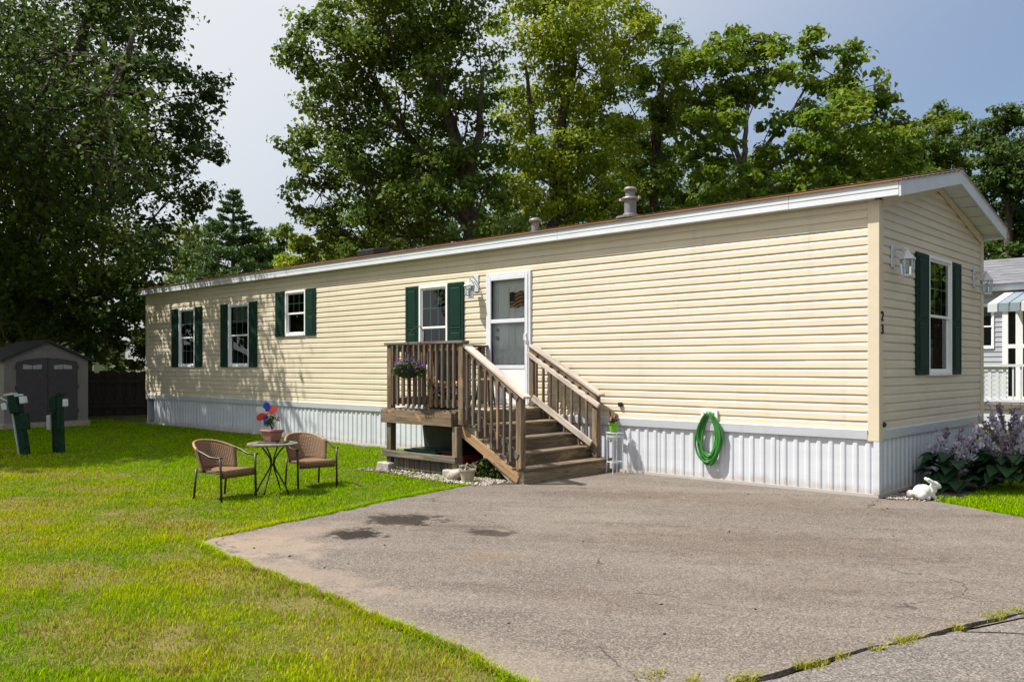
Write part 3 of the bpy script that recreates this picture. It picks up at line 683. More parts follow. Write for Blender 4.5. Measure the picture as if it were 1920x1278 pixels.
mb = MB(); mb.prism([(0.65, roof_z(0.65) - 0.01), (0.65, roof_z(0.65) + 0.05), (0.95, roof_z(0.95) + 0.04), (0.95, roof_z(0.95) - 0.01)], -17.6, -16.9, 'x'); obj('roof_vent', mb, 'dark_plastic', home, bevel=0.01)

# windows: local x to the right along the wall, y into the wall, z up, origin at the lower left of the frame
def window(parent, mtx, w, h, grid_top=(3, 2), grid_low=(3, 2), mid=0.5, blind=0.0, seed=0, curtain=None):
    mb = MB(); fw = 0.045; yo = -0.040
    mb.box((0, yo, 0), (fw, 0.03, h)); mb.box((w - fw, yo, 0), (w, 0.03, h)); mb.box((fw, yo, h - fw), (w - fw, 0.03, h)); mb.box((fw, yo - 0.008, 0), (w - fw, 0.03, fw * 1.1))
    win = obj('window', mb, 'window_white', parent, bevel=0.004, mtx=mtx)
    zm = fw + (h - 2 * fw) * (1 - mid)
    for nm, (z0, z1), yy, grid in (('upper', (zm - 0.02, h - fw), -0.014, grid_top), ('lower', (fw * 1.1, zm + 0.02), 0.008, grid_low)):
        mb = MB(); sw = 0.03
        mb.box((fw, yy, z0), (fw + sw, yy + 0.022, z1)); mb.box((w - fw - sw, yy, z0), (w - fw, yy + 0.022, z1)); mb.box((fw + sw, yy, z0), (w - fw - sw, yy + 0.022, z0 + sw * 1.2)); mb.box((fw + sw, yy, z1 - sw), (w - fw - sw, yy + 0.022, z1))
        sash = obj('sash', mb, 'window_white', win, bevel=0.003)
        xa, xb, za, zb = fw + sw, w - fw - sw, z0 + sw * 1.2, z1 - sw
        mb = MB(); mb.add([(xa, yy + 0.010, za), (xb, yy + 0.010, za), (xb, yy + 0.010, zb), (xa, yy + 0.010, zb)], [(0, 1, 2, 3)])
        obj('pane', mb, 'glass', win)
        if grid:
            mb = MB()
            for i in range(1, grid[0]): x = xa + (xb - xa) * i / grid[0]; mb.box((x - 0.007, yy + 0.013, za), (x + 0.007, yy + 0.017, zb))
            for i in range(1, grid[1]): z = za + (zb - za) * i / grid[1]; mb.box((xa, yy + 0.018, z - 0.007), (xb, yy + 0.021, z + 0.007))
            obj('muntin', mb, 'window_white', win)
    if blind:
        zl = h - fw - blind * (h - 2 * fw); n = int((h - fw - zl) / 0.028); mb = MB()
        for i in range(n):
            z = h - fw - 0.01 - i * 0.028; mb.add([(fw, 0.055, z), (w - fw, 0.055, z), (w - fw, 0.075, z - 0.020), (fw, 0.075, z - 0.020)], [(0, 1, 2, 3)])
        mb.box((fw, 0.052, zl - 0.02), (w - fw, 0.078, zl)); obj('blind', mb, 'blind_white', win)
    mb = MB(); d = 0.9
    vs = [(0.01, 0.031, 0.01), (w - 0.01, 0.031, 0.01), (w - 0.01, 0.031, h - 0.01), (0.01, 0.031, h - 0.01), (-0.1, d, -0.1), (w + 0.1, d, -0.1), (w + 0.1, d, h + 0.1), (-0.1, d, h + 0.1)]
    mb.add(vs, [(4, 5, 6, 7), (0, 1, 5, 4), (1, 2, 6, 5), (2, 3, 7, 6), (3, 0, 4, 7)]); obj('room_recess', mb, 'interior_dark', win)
    return win
def shutter(parent, mtx, w, h):
    mb = MB(); mb.box((0, -0.044, 0), (w, -0.018, h)); s = obj('shutter', mb, 'shutter_green', parent, bevel=0.004, mtx=mtx)
    b = 0.055; zr = h * 0.46
    for z0, z1 in ((b * 1.2, zr - b * 0.4), (zr + b * 0.4, h - b)):
        mb = MB(); x0, x1 = b, w - b; g = 0.018
        vs = [(x0, -0.043, z0), (x1, -0.043, z0), (x1, -0.043, z1), (x0, -0.043, z1), (x0 + 0.004, -0.0535, z0 + 0.004), (x1 - 0.004, -0.0535, z0 + 0.004), (x1 - 0.004, -0.0535, z1 - 0.004), (x0 + 0.004, -0.0535, z1 - 0.004),
              (x0 + g, -0.047, z0 + g), (x1 - g, -0.047, z0 + g), (x1 - g, -0.047, z1 - g), (x0 + g, -0.047, z1 - g), (x0 + g + 0.03, -0.055, z0 + g + 0.03), (x1 - g - 0.03, -0.055, z0 + g + 0.03), (x1 - g - 0.03, -0.055, z1 - g - 0.03), (x0 + g + 0.03, -0.055, z1 - g - 0.03)]
        fs = [(12, 13, 14, 15)]
        for r in range(3):
            for i in range(4): fs.append((r * 4 + i, r * 4 + (i + 1) % 4, r * 4 + 4 + (i + 1) % 4, r * 4 + 4 + i))
        mb.add(vs, fs); obj('raised_panel', mb, 'shutter_green', s)
    return s
for key, (x0, x1, z0, z1, s0, s1, small) in WIN.items():
    window(home, Matrix.Translation((x0, 0, z0)), x1 - x0, z1 - z0, (3, 2), None if small else (3, 2), blind={'a': 0.25, 'b': 0.27, 'c': 0, 'd': 0}[key])
    shutter(home, Matrix.Translation((s0, 0, z0)), x0 - s0 - 0.006, z1 - z0 + 0.01)
    shutter(home, Matrix.Translation((x1 + 0.006, 0, z0)), s1 - x1 - 0.006, z1 - z0 + 0.01)
y0, y1, z0, z1 = ENDWIN
window(home, Matrix.Translation((0, y0, z0)) @ TOEND, y1 - y0, z1 - z0, (3, 2), None, blind=0.0)
shutter(home, Matrix.Translation((0, 1.22, z0 + 0.01)) @ TOEND, y0 - 1.22 - 0.006, z1 - z0 - 0.02)
shutter(home, Matrix.Translation((0, y1 + 0.006, z0 + 0.01)) @ TOEND, 3.09 - y1 - 0.006, z1 - z0 - 0.02)
# entrance: frame, inner door, storm door
x0, x1, z0, z1 = DOOR
mb = MB(); mb.box((x0, -0.045, z0), (x0 + 0.05, 0.03, z1)); mb.box((x1 - 0.05, -0.045, z0), (x1, 0.03, z1)); mb.box((x0 + 0.05, -0.045, z1 - 0.05), (x1 - 0.05, 0.03, z1)); mb.box((x0 + 0.05, -0.06, z0 - 0.03), (x1 - 0.05, 0.03, z0 + 0.02))
obj('door_frame', mb, 'alu_frame', home, bevel=0.005)
a, b, c_, d_ = x0 + 0.053, x1 - 0.053, z0 + 0.023, z1 - 0.053; fw = 0.065; zm1 = z0 + 0.56; zm2 = z0 + 1.30
mb = MB()
mb.box((a, -0.055, c_), (a + fw, -0.025, d_)); mb.box((b - fw, -0.055, c_), (b, -0.025, d_)); mb.box((a + fw, -0.055, d_ - fw), (b - fw, -0.025, d_)); mb.box((a + fw, -0.055, zm2 - 0.03), (b - fw, -0.025, zm2 + 0.03)); mb.box((a + fw, -0.055, zm1 - 0.03), (b - fw, -0.025, zm1 + 0.03)); mb.box((a + fw, -0.055, c_), (b - fw, -0.025, c_ + 0.05))
sdr = obj('storm_door', mb, 'alu_frame', home, bevel=0.004)
mb = MB(); mb.box((a + fw, -0.048, c_ + 0.05), (b - fw, -0.032, zm1 - 0.03)); obj('kick_panel', mb, 'window_white', sdr)
for q0, q1 in ((zm1 + 0.03, zm2 - 0.03), (zm2 + 0.03, d_ - fw)):
    mb = MB(); mb.add([(a + fw, -0.040, q0), (b - fw, -0.040, q0), (b - fw, -0.040, q1), (a + fw, -0.040, q1)], [(0, 1, 2, 3)]); obj('pane', mb, 'screen_glass', sdr)
mb = MB(); mb.box((b - 0.05, -0.066, zm2 - 0.36), (b - 0.02, -0.055, zm2 - 0.20)); mb.tube([(b - 0.035, -0.066, zm2 - 0.22), (b - 0.035, -0.10, zm2 - 0.24), (b - 0.035, -0.10, zm2 - 0.31), (b - 0.035, -0.066, zm2 - 0.33)], 0.009, 6); obj('handle', mb, 'window_white', sdr)
mb = MB(); mb.box((a, 0.062, z0 + 0.02), (b, 0.10, z1 - 0.05)); idr = obj('inner_door', mb, 'door_inner', home)
w2 = (b - a); 
for (fx0, fx1, fz0, fz1) in ((0.14, 0.44, 0.10, 0.36), (0.56, 0.86, 0.10, 0.36), (0.14, 0.44, 0.42, 0.62), (0.56, 0.86, 0.42, 0.62), (0.14, 0.44, 0.68, 0.93), (0.56, 0.86, 0.68, 0.93)):
    mb = MB(); X0, X1, Z0, Z1 = a + fx0 * w2, a + fx1 * w2, z0 + fz0 * 2.0, z0 + fz1 * 2.0
    mb.box((X0, 0.052, Z0), (X1, 0.0615, Z0 + 0.015)); mb.box((X0, 0.052, Z1 - 0.015), (X1, 0.0615, Z1)); mb.box((X0, 0.052, Z0 + 0.015), (X0 + 0.015, 0.0615, Z1 - 0.015)); mb.box((X1 - 0.015, 0.052, Z0 + 0.015), (X1, 0.0615, Z1 - 0.015)); mb.box((X0 + 0.03, 0.055, Z0 + 0.03), (X1 - 0.03, 0.0615, Z1 - 0.03)); obj('door_panel', mb, 'door_inner', idr)
for dz, rr in ((1.03, 0.034), (1.17, 0.026)):
    mb = MB(); mb.ball((a + 0.13, 0.032, z0 + dz), (rr, 0.03, rr)); obj('knob', mb, 'cast_metal', idr, smooth=True)
mb = MB()
for i in range(13):
    xx = -0.5 + i / 12
    mb.v += [(xx * 0.30, 0.012 * math.sin(i * 0.95), 0.22 + 0.012 * math.sin(i * 0.8)), (xx * 0.30, 0.012 * math.sin(i * 0.95), -0.02 + 0.012 * math.sin(i * 0.8)), (xx * 0.30, 0.012 + 0.012 * math.sin(i * 0.95), 0.22 + 0.012 * math.sin(i * 0.8)), (xx * 0.30, 0.012 + 0.012 * math.sin(i * 0.95), -0.02 + 0.012 * math.sin(i * 0.8))]
for i in range(12):
    q = i * 4; mb.f += [(q, q + 1, q + 5, q + 4), (q + 2, q + 6, q + 7, q + 3), (q, q + 4, q + 6, q + 2), (q + 1, q + 3, q + 7, q + 5)]
mb.f += [(0, 2, 3, 1), (48, 49, 51, 50)]
tag(obj('flag_plaque', mb, 'flag_print', None, mtx=Matrix.Translation((-5.64, 0.030, 2.47)) @ Matrix.Rotation(R_(-3), 4, 'Y')), 'wavy brown and tan striped flag plaque hanging on the white entrance door', 'plaque')
# house number, small wall outlets
for ch, zc in (('2', 2.02), ('3', 1.87)):
    cu = bpy.data.curves.new('digit', 'FONT'); cu.body = ch; cu.size = 0.16; cu.extrude = 0.006; cu.align_x = 'CENTER'
    to = bpy.data.objects.new('digit_source', cu); C.objects.link(to); dg = bpy.context.evaluated_depsgraph_get()
    me = bpy.data.meshes.new_from_object(to.evaluated_get(dg)); bpy.data.objects.remove(to)
    me.materials.clear(); me.materials.append(M['digit_black'])
    o = obj('house_number', me, None, home, mtx=Matrix.Translation((0.040, 0.045, zc)) @ TOEND @ Matrix.Rotation(R_(90), 4, 'X')); o['label'] = 'black house number digit %s' % ch
mb = MB(); mb.lathe([(0.03, 0), (0.034, 0.012), (0.02, 0.03)], (0, 0, 0), 12); obj('wall_outlet', mb, 'black_metal', home, mtx=Matrix.Translation((0.03, 0.10, 0.83)) @ Matrix.Rotation(R_(90), 4, 'Y'))
mb = MB(); mb.box((-2.26, -0.050, 0.72), (-2.22, -0.02, 0.93)); mb.box((-2.06, -0.050, 0.72), (-2.02, -0.02, 0.93)); mb.box((-2.22, -0.050, 0.89), (-2.06, -0.02, 0.93)); mb.box((-2.22, -0.030, 0.72), (-2.06, -0.02, 0.89)); obj('tap_plate', mb, 'window_white', home, bevel=0.003)
mb = MB(); mb.box((-3.6, -0.06, 0.93), (-3.54, -0.015, 0.99)); obj('wall_outlet', mb, 'black_metal', home, bevel=0.006)

# ------------------------------------------------------------------ lanterns on the walls
def lantern():
    t = thing('wall_lantern', '', 'lantern', (0, 0, 0), 'white coach lanterns on the home', rotz=0.0)
    mb = MB(); mb.box((-0.055, -0.034, -0.14), (0.055, -0.016, 0.14)); obj('back_plate', mb, 'white_paint', t, bevel=0.006)
    mb = MB(); mb.tube([(0, -0.03, 0.04), (0, -0.08, 0.085), (0, -0.14, 0.09), (0, -0.185, 0.055), (0, -0.185, 0.03)], 0.010, 6); mb.tube([(0, -0.03, -0.02), (0, -0.07, 0.02), (0, -0.12, 0.015), (0, -0.14, 0.05)], 0.007, 6); obj('arm', mb, 'white_paint', t, smooth=True)
    cy = -0.185
    mb = MB(); mb.lathe([(0.10, -0.055), (0.092, -0.04), (0.06, 0.0), (0.045, 0.012), (0.03, 0.045), (0.012, 0.055), (0.016, 0.07), (0.004, 0.085)], (0, cy, 0), 6); obj('cap', mb, 'white_paint', t)
    mb = MB()
    for j in range(6):
        a = j * math.pi / 3; mb.tube([(0.083 * math.cos(a), cy + 0.083 * math.sin(a), -0.055), (0.066 * math.cos(a), cy + 0.066 * math.sin(a), -0.235)], 0.006, 5)
    mb.lathe([(0.075, -0.255), (0.078, -0.25), (0.072, -0.232), (0.04, -0.232)], (0, cy, 0), 6); obj('cage', mb, 'white_paint', t)
    mb = MB(); mb.lathe([(0.080, -0.056), (0.063, -0.231)], (0, cy, 0), 6, cap=False); obj('glass', mb, 'screen_glass', t)
    mb = MB(); mb.lathe([(0.012, -0.231), (0.012, -0.17), (0.022, -0.14), (0.012, -0.09), (0.002, -0.085)], (0, cy, 0), 8); obj('bulb', mb, 'blind_white', t, smooth=True)
    return t
ln = lantern(); ln.location = (-6.50, 0, 2.88); ln['label'] = 'white coach lantern on the siding between shuttered window and entrance door'
l2 = copy_tree(ln); l2.location = (0, 0.42, 2.80); l2.rotation_euler.z = R_(90); l2['label'] = 'white coach lantern above the house number on the end wall'
l3 = copy_tree(ln); l3.location = (0, 3.78, 2.80); l3.rotation_euler.z = R_(90); l3['label'] = 'white coach lantern beside the far corner of the end wall'

# ------------------------------------------------------------------ wooden deck and stairs
deck = thing('wooden_deck', 'weathered wooden entrance deck with railings and five steps beside the driveway', 'deck', (-5.5, -1.0, 0))
DX0, DX1, DY = -6.42, -4.86, -2.08
DZ = 0.89
for i in range(14):                                                     # deck boards run along the wall
    y = -0.10 - i * 0.1455
    if y - 0.07 < DY - 0.04: break
    board('deck_board', (DX0 + rnd.uniform(-0.01, 0.01), y, DZ - 0.016), (DX1 + 0.03 + rnd.uniform(-0.008, 0.008), y, DZ - 0.016), 0.139, 0.034, 'deck_wood' if i % 3 else 'bleached_wood', deck)
board('rim_joist', (DX0 + 0.02, DY - 0.005, 0.775), (DX1 - 0.02, DY - 0.005, 0.775), 0.04, 0.19, 'patchy_wood', deck)['label'] = 'front rim board with peeling orange patches'
board('rim_joist', (DX1 - 0.02, DY + 0.02, 0.775), (DX1 - 0.02, -0.06, 0.775), 0.04, 0.19, 'deck_wood', deck)
board('rim_joist', (DX0 + 0.04, DY + 0.02, 0.775), (DX0 + 0.04, -0.06, 0.775), 0.04, 0.19, 'deck_wood', deck)
for x in (-6.0, -5.6, -5.2): board('joist', (x, DY + 0.02, 0.78), (x, -0.06, 0.78), 0.04, 0.18, 'grey_wood', deck)
PXL, PXR, PY = -6.26, -4.74, -2.02
for (x, y, z0, z1) in ((PXL, PY, 0.10, 0.68), (PXR - 0.11, PY, 0.10, 0.68), (PXL, -0.2, 0.0, 0.68), (PXR - 0.11, -0.2, 0.0, 0.68)):
    board('support_post', (x, y, z0), (x, y, z1), 0.10, 0.10, 'deck_wood', deck)
for x in (PXL - 0.03, PXR - 0.13):
    mb = MB(); mb.prism([(x - 0.14, PY - 0.14), (x + 0.14, PY - 0.14), (x + 0.14, PY + 0.14), (x - 0.14, PY + 0.14)], -0.02, 0.10, 'z'); obj('footing_block', mb, 'concrete', deck, bevel=0.015)
board('lower_rail', (PXL - 0.10, PY - 0.07, 0.235), (PXR - 0.06, PY - 0.07, 0.235), 0.04, 0.09, 'grey_wood', deck)
for i in range(11):
    x = PXL + 0.14 + i * 0.115
    board('apron_slat', (x, PY - 0.01, 0.02), (x, PY - 0.01, 0.20 + rnd.uniform(-0.01, 0.005)), 0.105, 0.02, 'grey_wood', deck, up=(0, 1, 0), bev=0.002)
RT = 1.83
def rail_post(x, y, z0, z1, mat='rail_wood'): return board('rail_post', (x, y, z0), (x, y, z1), 0.092, 0.092, mat, deck)
rail_post(PXL, PY, DZ - 0.19, RT - 0.02); rail_post(PXR, PY, DZ - 0.18, RT - 0.02); rail_post(PXL, -0.15, DZ, RT - 0.02)
board('rail_cap', (PXL - 0.09, PY, RT), (PXR + 0.06, PY, RT), 0.14, 0.036, 'grey_wood', deck)
board('rail_cap', (PXL, PY + 0.08, RT), (PXL, -0.05, RT), 0.14, 0.036, 'grey_wood', deck)
board('top_rail', (PXL + 0.05, PY - 0.02, RT - 0.075), (PXR - 0.05, PY - 0.02, RT - 0.075), 0.036, 0.085, 'rail_wood', deck)
board('bottom_rail', (PXL + 0.05, PY - 0.02, DZ + 0.11), (PXR - 0.05, PY - 0.02, DZ + 0.11), 0.036, 0.085, 'rail_wood', deck)
board('top_rail', (PXL - 0.02, PY + 0.05, RT - 0.075), (PXL - 0.02, -0.2, RT - 0.075), 0.036, 0.085, 'rail_wood', deck)
board('bottom_rail', (PXL - 0.02, PY + 0.05, DZ + 0.11), (PXL - 0.02, -0.2, DZ + 0.11), 0.036, 0.085, 'rail_wood', deck)
def baluster(x, y, z0, z1, w=0.036): return board('baluster', (x, y, z0), (x, y, z1), w, w, 'rail_wood' if rnd.random() < 0.75 else 'grey_wood', deck, bev=0.003)
n = 12
for i in range(n): baluster(PXL + 0.11 + (PXR - PXL - 0.22) * i / (n - 1) + rnd.uniform(-0.008, 0.008), PY - 0.058, DZ + 0.045, RT - 0.03)
n = 14
for i in range(n): baluster(PXL - 0.058, PY + 0.14 + 1.64 * i / (n - 1) + rnd.uniform(-0.008, 0.008), DZ + 0.045, RT - 0.03)
# stairs: five risers down towards the driveway
NOSE = [(-3.67, 0.195), (-3.94, 0.36), (-4.21, 0.535), (-4.50, 0.71)]
SY0, SY1 = -1.95, -0.12
for i, (x, z) in enumerate(NOSE):
    xb = NOSE[i + 1][0] if i < 3 else DX1 + 0.02
    for j, (u0, u1) in enumerate(((x, x - 0.145), (x - 0.15, min(x - 0.27, xb - 0.03)))):
        board('stair_tread', ((u0 + u1) / 2, SY0 - 0.02, z - 0.018), ((u0 + u1) / 2, SY1 + 0.03, z - 0.018), u0 - u1, 0.036, 'deck_wood', deck, bev=0.006)
    zb = NOSE[i - 1][1] if i else 0.0
    board('stair_riser', (x - 0.035, SY0 + 0.01, (zb + z - 0.037) / 2), (x - 0.035, SY1, (zb + z - 0.037) / 2), 0.028, z - 0.038 - zb, 'deck_wood', deck, bev=0.003)
board('stair_riser', (DX1 + 0.02, SY0 + 0.01, 0.79), (DX1 + 0.02, SY1, 0.79), 0.026, 0.155, 'deck_wood', deck)
for yy in (SY0 + 0.02, SY1 - 0.03, -1.03):                              # notched stringers
    q = [(-3.70, 0.0), (-3.70, 0.155)]
    for i, (x, z) in enumerate(NOSE):
        xn = NOSE[i + 1][0] - 0.05 if i < 3 else DX1 + 0.005
        q += [(x - 0.05, z - 0.037), (xn, z - 0.037)]
    q += [(DX1 + 0.005, 0.56), (-4.62, 0.46), (-3.93, 0.0)]
    mb = MB(); mb.prism(q, yy - 0.019, yy + 0.019, 'y'); obj('stair_stringer', mb, 'peeling_wood', deck)
board('stringer_board', (-4.83, SY0 - 0.018, 0.63), (-3.76, SY0 - 0.018, 0.06), 0.035, 0.13, 'fresh_wood', deck)['label'] = 'newer orange diagonal board along the stair side'
def stair_rail(y, xt, zt_, xb, zb_, capmat, nb, side):
    d = Vector((xb - xt, 0, zb_ - zt_)); sl = d.z / d.x
    board('hand_rail', (xt - 0.03, y, zt_ + 0.025), (xb + 0.10, y, zb_ + 0.025 + sl * 0.10), 0.14, 0.036, capmat, deck)
    for dz in (0.06, 0.80): board('stair_side_rail', (xt + 0.03, y + side * 0.03, zt_ - dz + sl * 0.03), (xb - 0.02, y + side * 0.03, zb_ - dz - sl * 0.02), 0.036, 0.085, 'grey_wood' if dz > 0.5 else 'rail_wood', deck)
    for i in range(nb):
        x = xt + 0.13 + (xb - xt - 0.25) * i / (nb - 1); zc = zt_ + sl * (x - xt)
        baluster(x, y + side * 0.068, zc - 0.93, zc - 0.05, 0.034)
stair_rail(-1.99, PXR, 1.80, -3.70, 1.14, 'bleached_wood', 8, -1)
rail_post(-3.72, -1.98, 0.20, 1.12, 'rail_wood')
FY = -0.22
rail_post(-5.07, FY, DZ, 1.80); rail_post(-3.86, FY, 0.20, 1.10)
stair_rail(FY, -5.07, 1.80, -3.86, 1.12, 'bleached_wood', 8, -1)
board('stair_side_rail', (-5.12, FY - 0.07, 1.70), (-3.76, FY - 0.07, 0.94), 0.036, 0.07, 'bleached_wood', deck)
board('stair_side_rail', (-5.0, FY - 0.09, 1.03), (-3.88, FY - 0.09, 0.40), 0.034, 0.09, 'bleached_wood', deck)

# ------------------------------------------------------------------ things on, under and by the deck
def foliage_ball(c, r, n, size, rng, up=0.6, squash=1.0):
    d = rng.normal(size=(n, 3)); d /= np.linalg.norm(d, axis=1, keepdims=True); rad = r * rng.uniform(0.45, 1.0, n)[:, None]
    P = np.array(c) + d * rad * np.array([1, 1, squash]); N = d + rng.normal(size=(n, 3)) * 0.5; N[:, 2] += up
    return leaves(P, N, size, rng)
def plant(name_parts, t):
    for nm, parts, mat in name_parts: obj(nm, npmesh(nm, *join_np(parts), mat), None, t)
g = np.random.default_rng(21)
hb = thing('hanging_basket', 'dark hanging basket of purple petunias fixed to the deck front railing', 'flower basket', (-5.62, -2.25, 1.30))
bx, by = -5.62, -2.24
mb = MB(); mb.lathe([(0.03, 0.0), (0.12, 0.02), (0.19, 0.08), (0.215, 0.15), (0.20, 0.15), (0.15, 0.12)], (bx, by, 1.33), 18, sx=1.25, sy=0.75); obj('bowl', mb, 'dark_plastic', hb, smooth=R_(50))
plant([('foliage', [foliage_ball((bx, by, 1.49), 0.21, 420, 0.045, g, 0.5, 0.6), foliage_ball((bx - 0.22, by, 1.44), 0.10, 120, 0.045, g, 0.5, 1.0), foliage_ball((bx + 0.24, by, 1.44), 0.10, 120, 0.045, g)], 'plant_leaf'),
       ('blossom', [foliage_ball((bx, by - 0.02, 1.56), 0.23, 60, 0.045, g, 0.3, 0.35), foliage_ball((bx - 0.27, by, 1.48), 0.11, 34, 0.042, g), foliage_ball((bx + 0.25, by, 1.50), 0.11, 34, 0.042, g)], 'purple_flower')], hb)
mb = MB(); mb.tube([(bx, PY + 0.06, RT - 0.10), (bx, PY + 0.08, RT + 0.16), (bx + 0.0, PY + 0.0, RT + 0.24), (bx + 0.02, PY - 0.12, RT + 0.22), (bx, by, RT + 0.10), (bx, by, 1.68)], 0.007, 6)
for a in range(3): mb.tube([(bx, by, 1.70), (bx + 0.25 * math.cos(a * 2.1 + 0.5), by + 0.15 * math.sin(a * 2.1 + 0.5), 1.475)], 0.003, 4)
obj('hook', mb, 'black_metal', hb)
# patio chair with grey sling
def sling_chair(loc, rz, label):
    t = thing('sling_chair', label, 'chair', loc, None, rotz=rz)
    for sx in (-1, 1):
        mb = MB(); x = 0.27 * sx
        mb.tube([(x, -0.25, 0.0), (x, -0.24, 0.42), (x, -0.22, 0.62), (x, -0.05, 0.64), (x, 0.20, 0.63)], 0.014, 6); obj('arm', mb, 'black_metal', t, smooth=True)
        mb = MB(); mb.tube([(x * 0.93, 0.30, 0.0), (x * 0.93, 0.16, 0.40), (x * 0.93, 0.22, 0.65), (x * 0.93, 0.32, 0.95)], 0.014, 6); obj('back_leg', mb, 'black_metal', t, smooth=True)
    mb = MB(); mb.tube([(-0.25, 0.32, 0.95), (0.25, 0.32, 0.95)], 0.014, 6); mb.tube([(-0.25, -0.24, 0.40), (0.25, -0.24, 0.40)], 0.014, 6); obj('crossbar', mb, 'black_metal', t)
    mb = MB(); mb.prism([(-0.25, 0.405), (-0.24, 0.415), (0.13, 0.395), (0.23, 0.64), (0.325, 0.955), (0.315, 0.955), (0.215, 0.645), (0.12, 0.385)], -0.235, 0.235, 'x'); obj('sling', mb, 'sling_grey', t)
    return t
sling_chair((-5.85, -1.10, DZ + 0.002), R_(192), 'black metal patio chair with grey sling standing on the deck behind the railing')
# small side table, planters
ts = thing('side_table', 'small pale side table standing on the deck behind the railing', 'table', (-5.45, -0.85, DZ), None)
mb = MB(); mb.lathe([(0.20, 0.40), (0.21, 0.41), (0.21, 0.425), (0.0, 0.43)], (-5.45, -0.85, DZ), 18); obj('table_top', mb, 'clay_pot', ts)
for a in range(3):
    mb = MB(); mb.tube([(-5.45 + 0.18 * math.cos(a * 2.1), -0.85 + 0.18 * math.sin(a * 2.1), DZ), (-5.45 + 0.12 * math.cos(a * 2.1), -0.85 + 0.12 * math.sin(a * 2.1), DZ + 0.40)], 0.012, 6); obj('leg', mb, 'black_metal', ts)
def pot_plant(name, label, loc, r, h, pot, leaf, flower=None, fn=60, spread=1.3, up=0.25, lf=220, fsize=0.04, grp=None, lsize=0.05):
    t = thing(name, label, 'flower pot', loc, grp); x, y, z = loc
    mb = MB(); mb.lathe([(r * 0.70, 0.002), (r * 0.95, h * 0.86), (r * 1.05, h * 0.87), (r * 1.05, h), (r * 0.92, h), (r * 0.88, h * 0.9)], (x, y, z), 18); obj('pot', mb, pot, t, smooth=R_(35))
    mb = MB(); mb.lathe([(r * 0.9, h * 0.90), (0.01, h * 0.93)], (x, y, z), 14); obj('potting_soil', mb, 'soil', t)
    pr = []
    for k in range(6):
        a = g.uniform(0, 6.28); q = r * spread * g.uniform(0.2, 0.75); pr.append(foliage_ball((x + q * math.cos(a), y + q * math.sin(a), z + h + up * g.uniform(0.2, 0.8)), r * 0.55, lf // 6, lsize, g))
    obj('foliage', npmesh('foliage', *join_np(pr), leaf), None, t)
    if flower: obj('blossom', npmesh('blossom', *foliage_ball((x, y, z + h + up * 0.75), r * spread, fn, fsize, g, 0.4, 0.6), flower), None, t)
    mb = MB()
    for k in range(7):
        a = g.uniform(0, 6.28); mb.tube([(x, y, z + h * 0.9), (x + r * spread * 0.6 * math.cos(a), y + r * spread * 0.6 * math.sin(a), z + h + up * 0.7)], 0.004, 4)
    obj('stem', mb, 'plant_leaf', t)
    return t
tr = thing('trough_planter', 'dark trough planter of grey and purple foliage on the deck behind the railing', 'planter', (-5.35, -1.75, DZ))
mb = MB(); mb.prism([(-0.10, 0.002), (-0.13, 0.17), (0.13, 0.17), (0.10, 0.002)], -5.62, -4.98, 'x'); mbm = mb.mesh('trough'); obj('trough', mbm, 'dark_plastic', tr, bevel=0.006, mtx=Matrix.Translation((0, -1.75, DZ)))
plant([('foliage', [foliage_ball((-5.55 + i * 0.12, -1.75, DZ + 0.24 + 0.05 * math.sin(i * 2)), 0.12, 90, 0.05, g) for i in range(5)], 'purple_leaf'), ('blossom', [foliage_ball((-5.5 + i * 0.2, -1.76, DZ + 0.33), 0.10, 24, 0.035, g) for i in range(3)], 'orange_petal')], tr)
pot_plant('flower_pot', 'terracotta pot of orange flowers on the deck behind the hanging basket', (-5.72, -1.72, DZ), 0.11, 0.19, 'terracotta', 'plant_leaf', 'orange_petal', 40, 1.5, 0.28)
mat_ = MB(); mat_.box((-6.05, -1.92, DZ + 0.002), (-5.62, -1.86, DZ + 0.05)); tag(obj('white_box', mat_, 'white_paint', None, bevel=0.004), 'low white plank lying on the deck boards behind the railing', 'plank')
# under the deck
def bin_(name, label, c, sx, sy, h, body, lid):
    t = thing(name, label, 'bin', c); x, y, z = c; mb = MB()
    vs = [(x - sx * 0.88, y - sy * 0.88, z), (x + sx * 0.88, y - sy * 0.88, z), (x + sx * 0.88, y + sy * 0.88, z), (x - sx * 0.88, y + sy * 0.88, z), (x - sx, y - sy, z + h), (x + sx, y - sy, z + h), (x + sx, y + sy, z + h), (x - sx, y + sy, z + h)]
    mb.add(vs, [(0, 3, 2, 1), (4, 5, 6, 7), (0, 1, 5, 4), (1, 2, 6, 5), (2, 3, 7, 6), (3, 0, 4, 7)]); obj('body', mb, body, t, bevel=0.02)
    mb = MB(); mb.box((x - sx - 0.02, y - sy - 0.02, z + h + 0.001), (x + sx + 0.02, y + sy + 0.02, z + h + 0.035)); mb.box((x - sx * 0.8, y - sy * 0.8, z + h + 0.0355), (x + sx * 0.8, y + sy * 0.8, z + h + 0.05)); obj('lid', mb, lid, t, bevel=0.008)
    return t
bin_('storage_bin', 'tall black storage bin standing under the deck', (-6.0, -1.05, 0.005), 0.38, 0.28, 0.60, 'dark_plastic', 'dark_plastic')
bin_('storage_tote', 'low tote with a green lid under the front of the deck', (-5.80, -1.66, 0.005), 0.33, 0.20, 0.25, 'dark_plastic', 'tote_green')
bin_('storage_tote', 'low red tote beside the green lidded one under the deck', (-5.19, -1.62, 0.005), 0.23, 0.20, 0.27, 'tote_red', 'dark_plastic')
pt = thing('clay_pot', 'small broken terracotta pot lying on the red tote under the deck', 'flower pot', (-5.12, -1.72, 0.33))
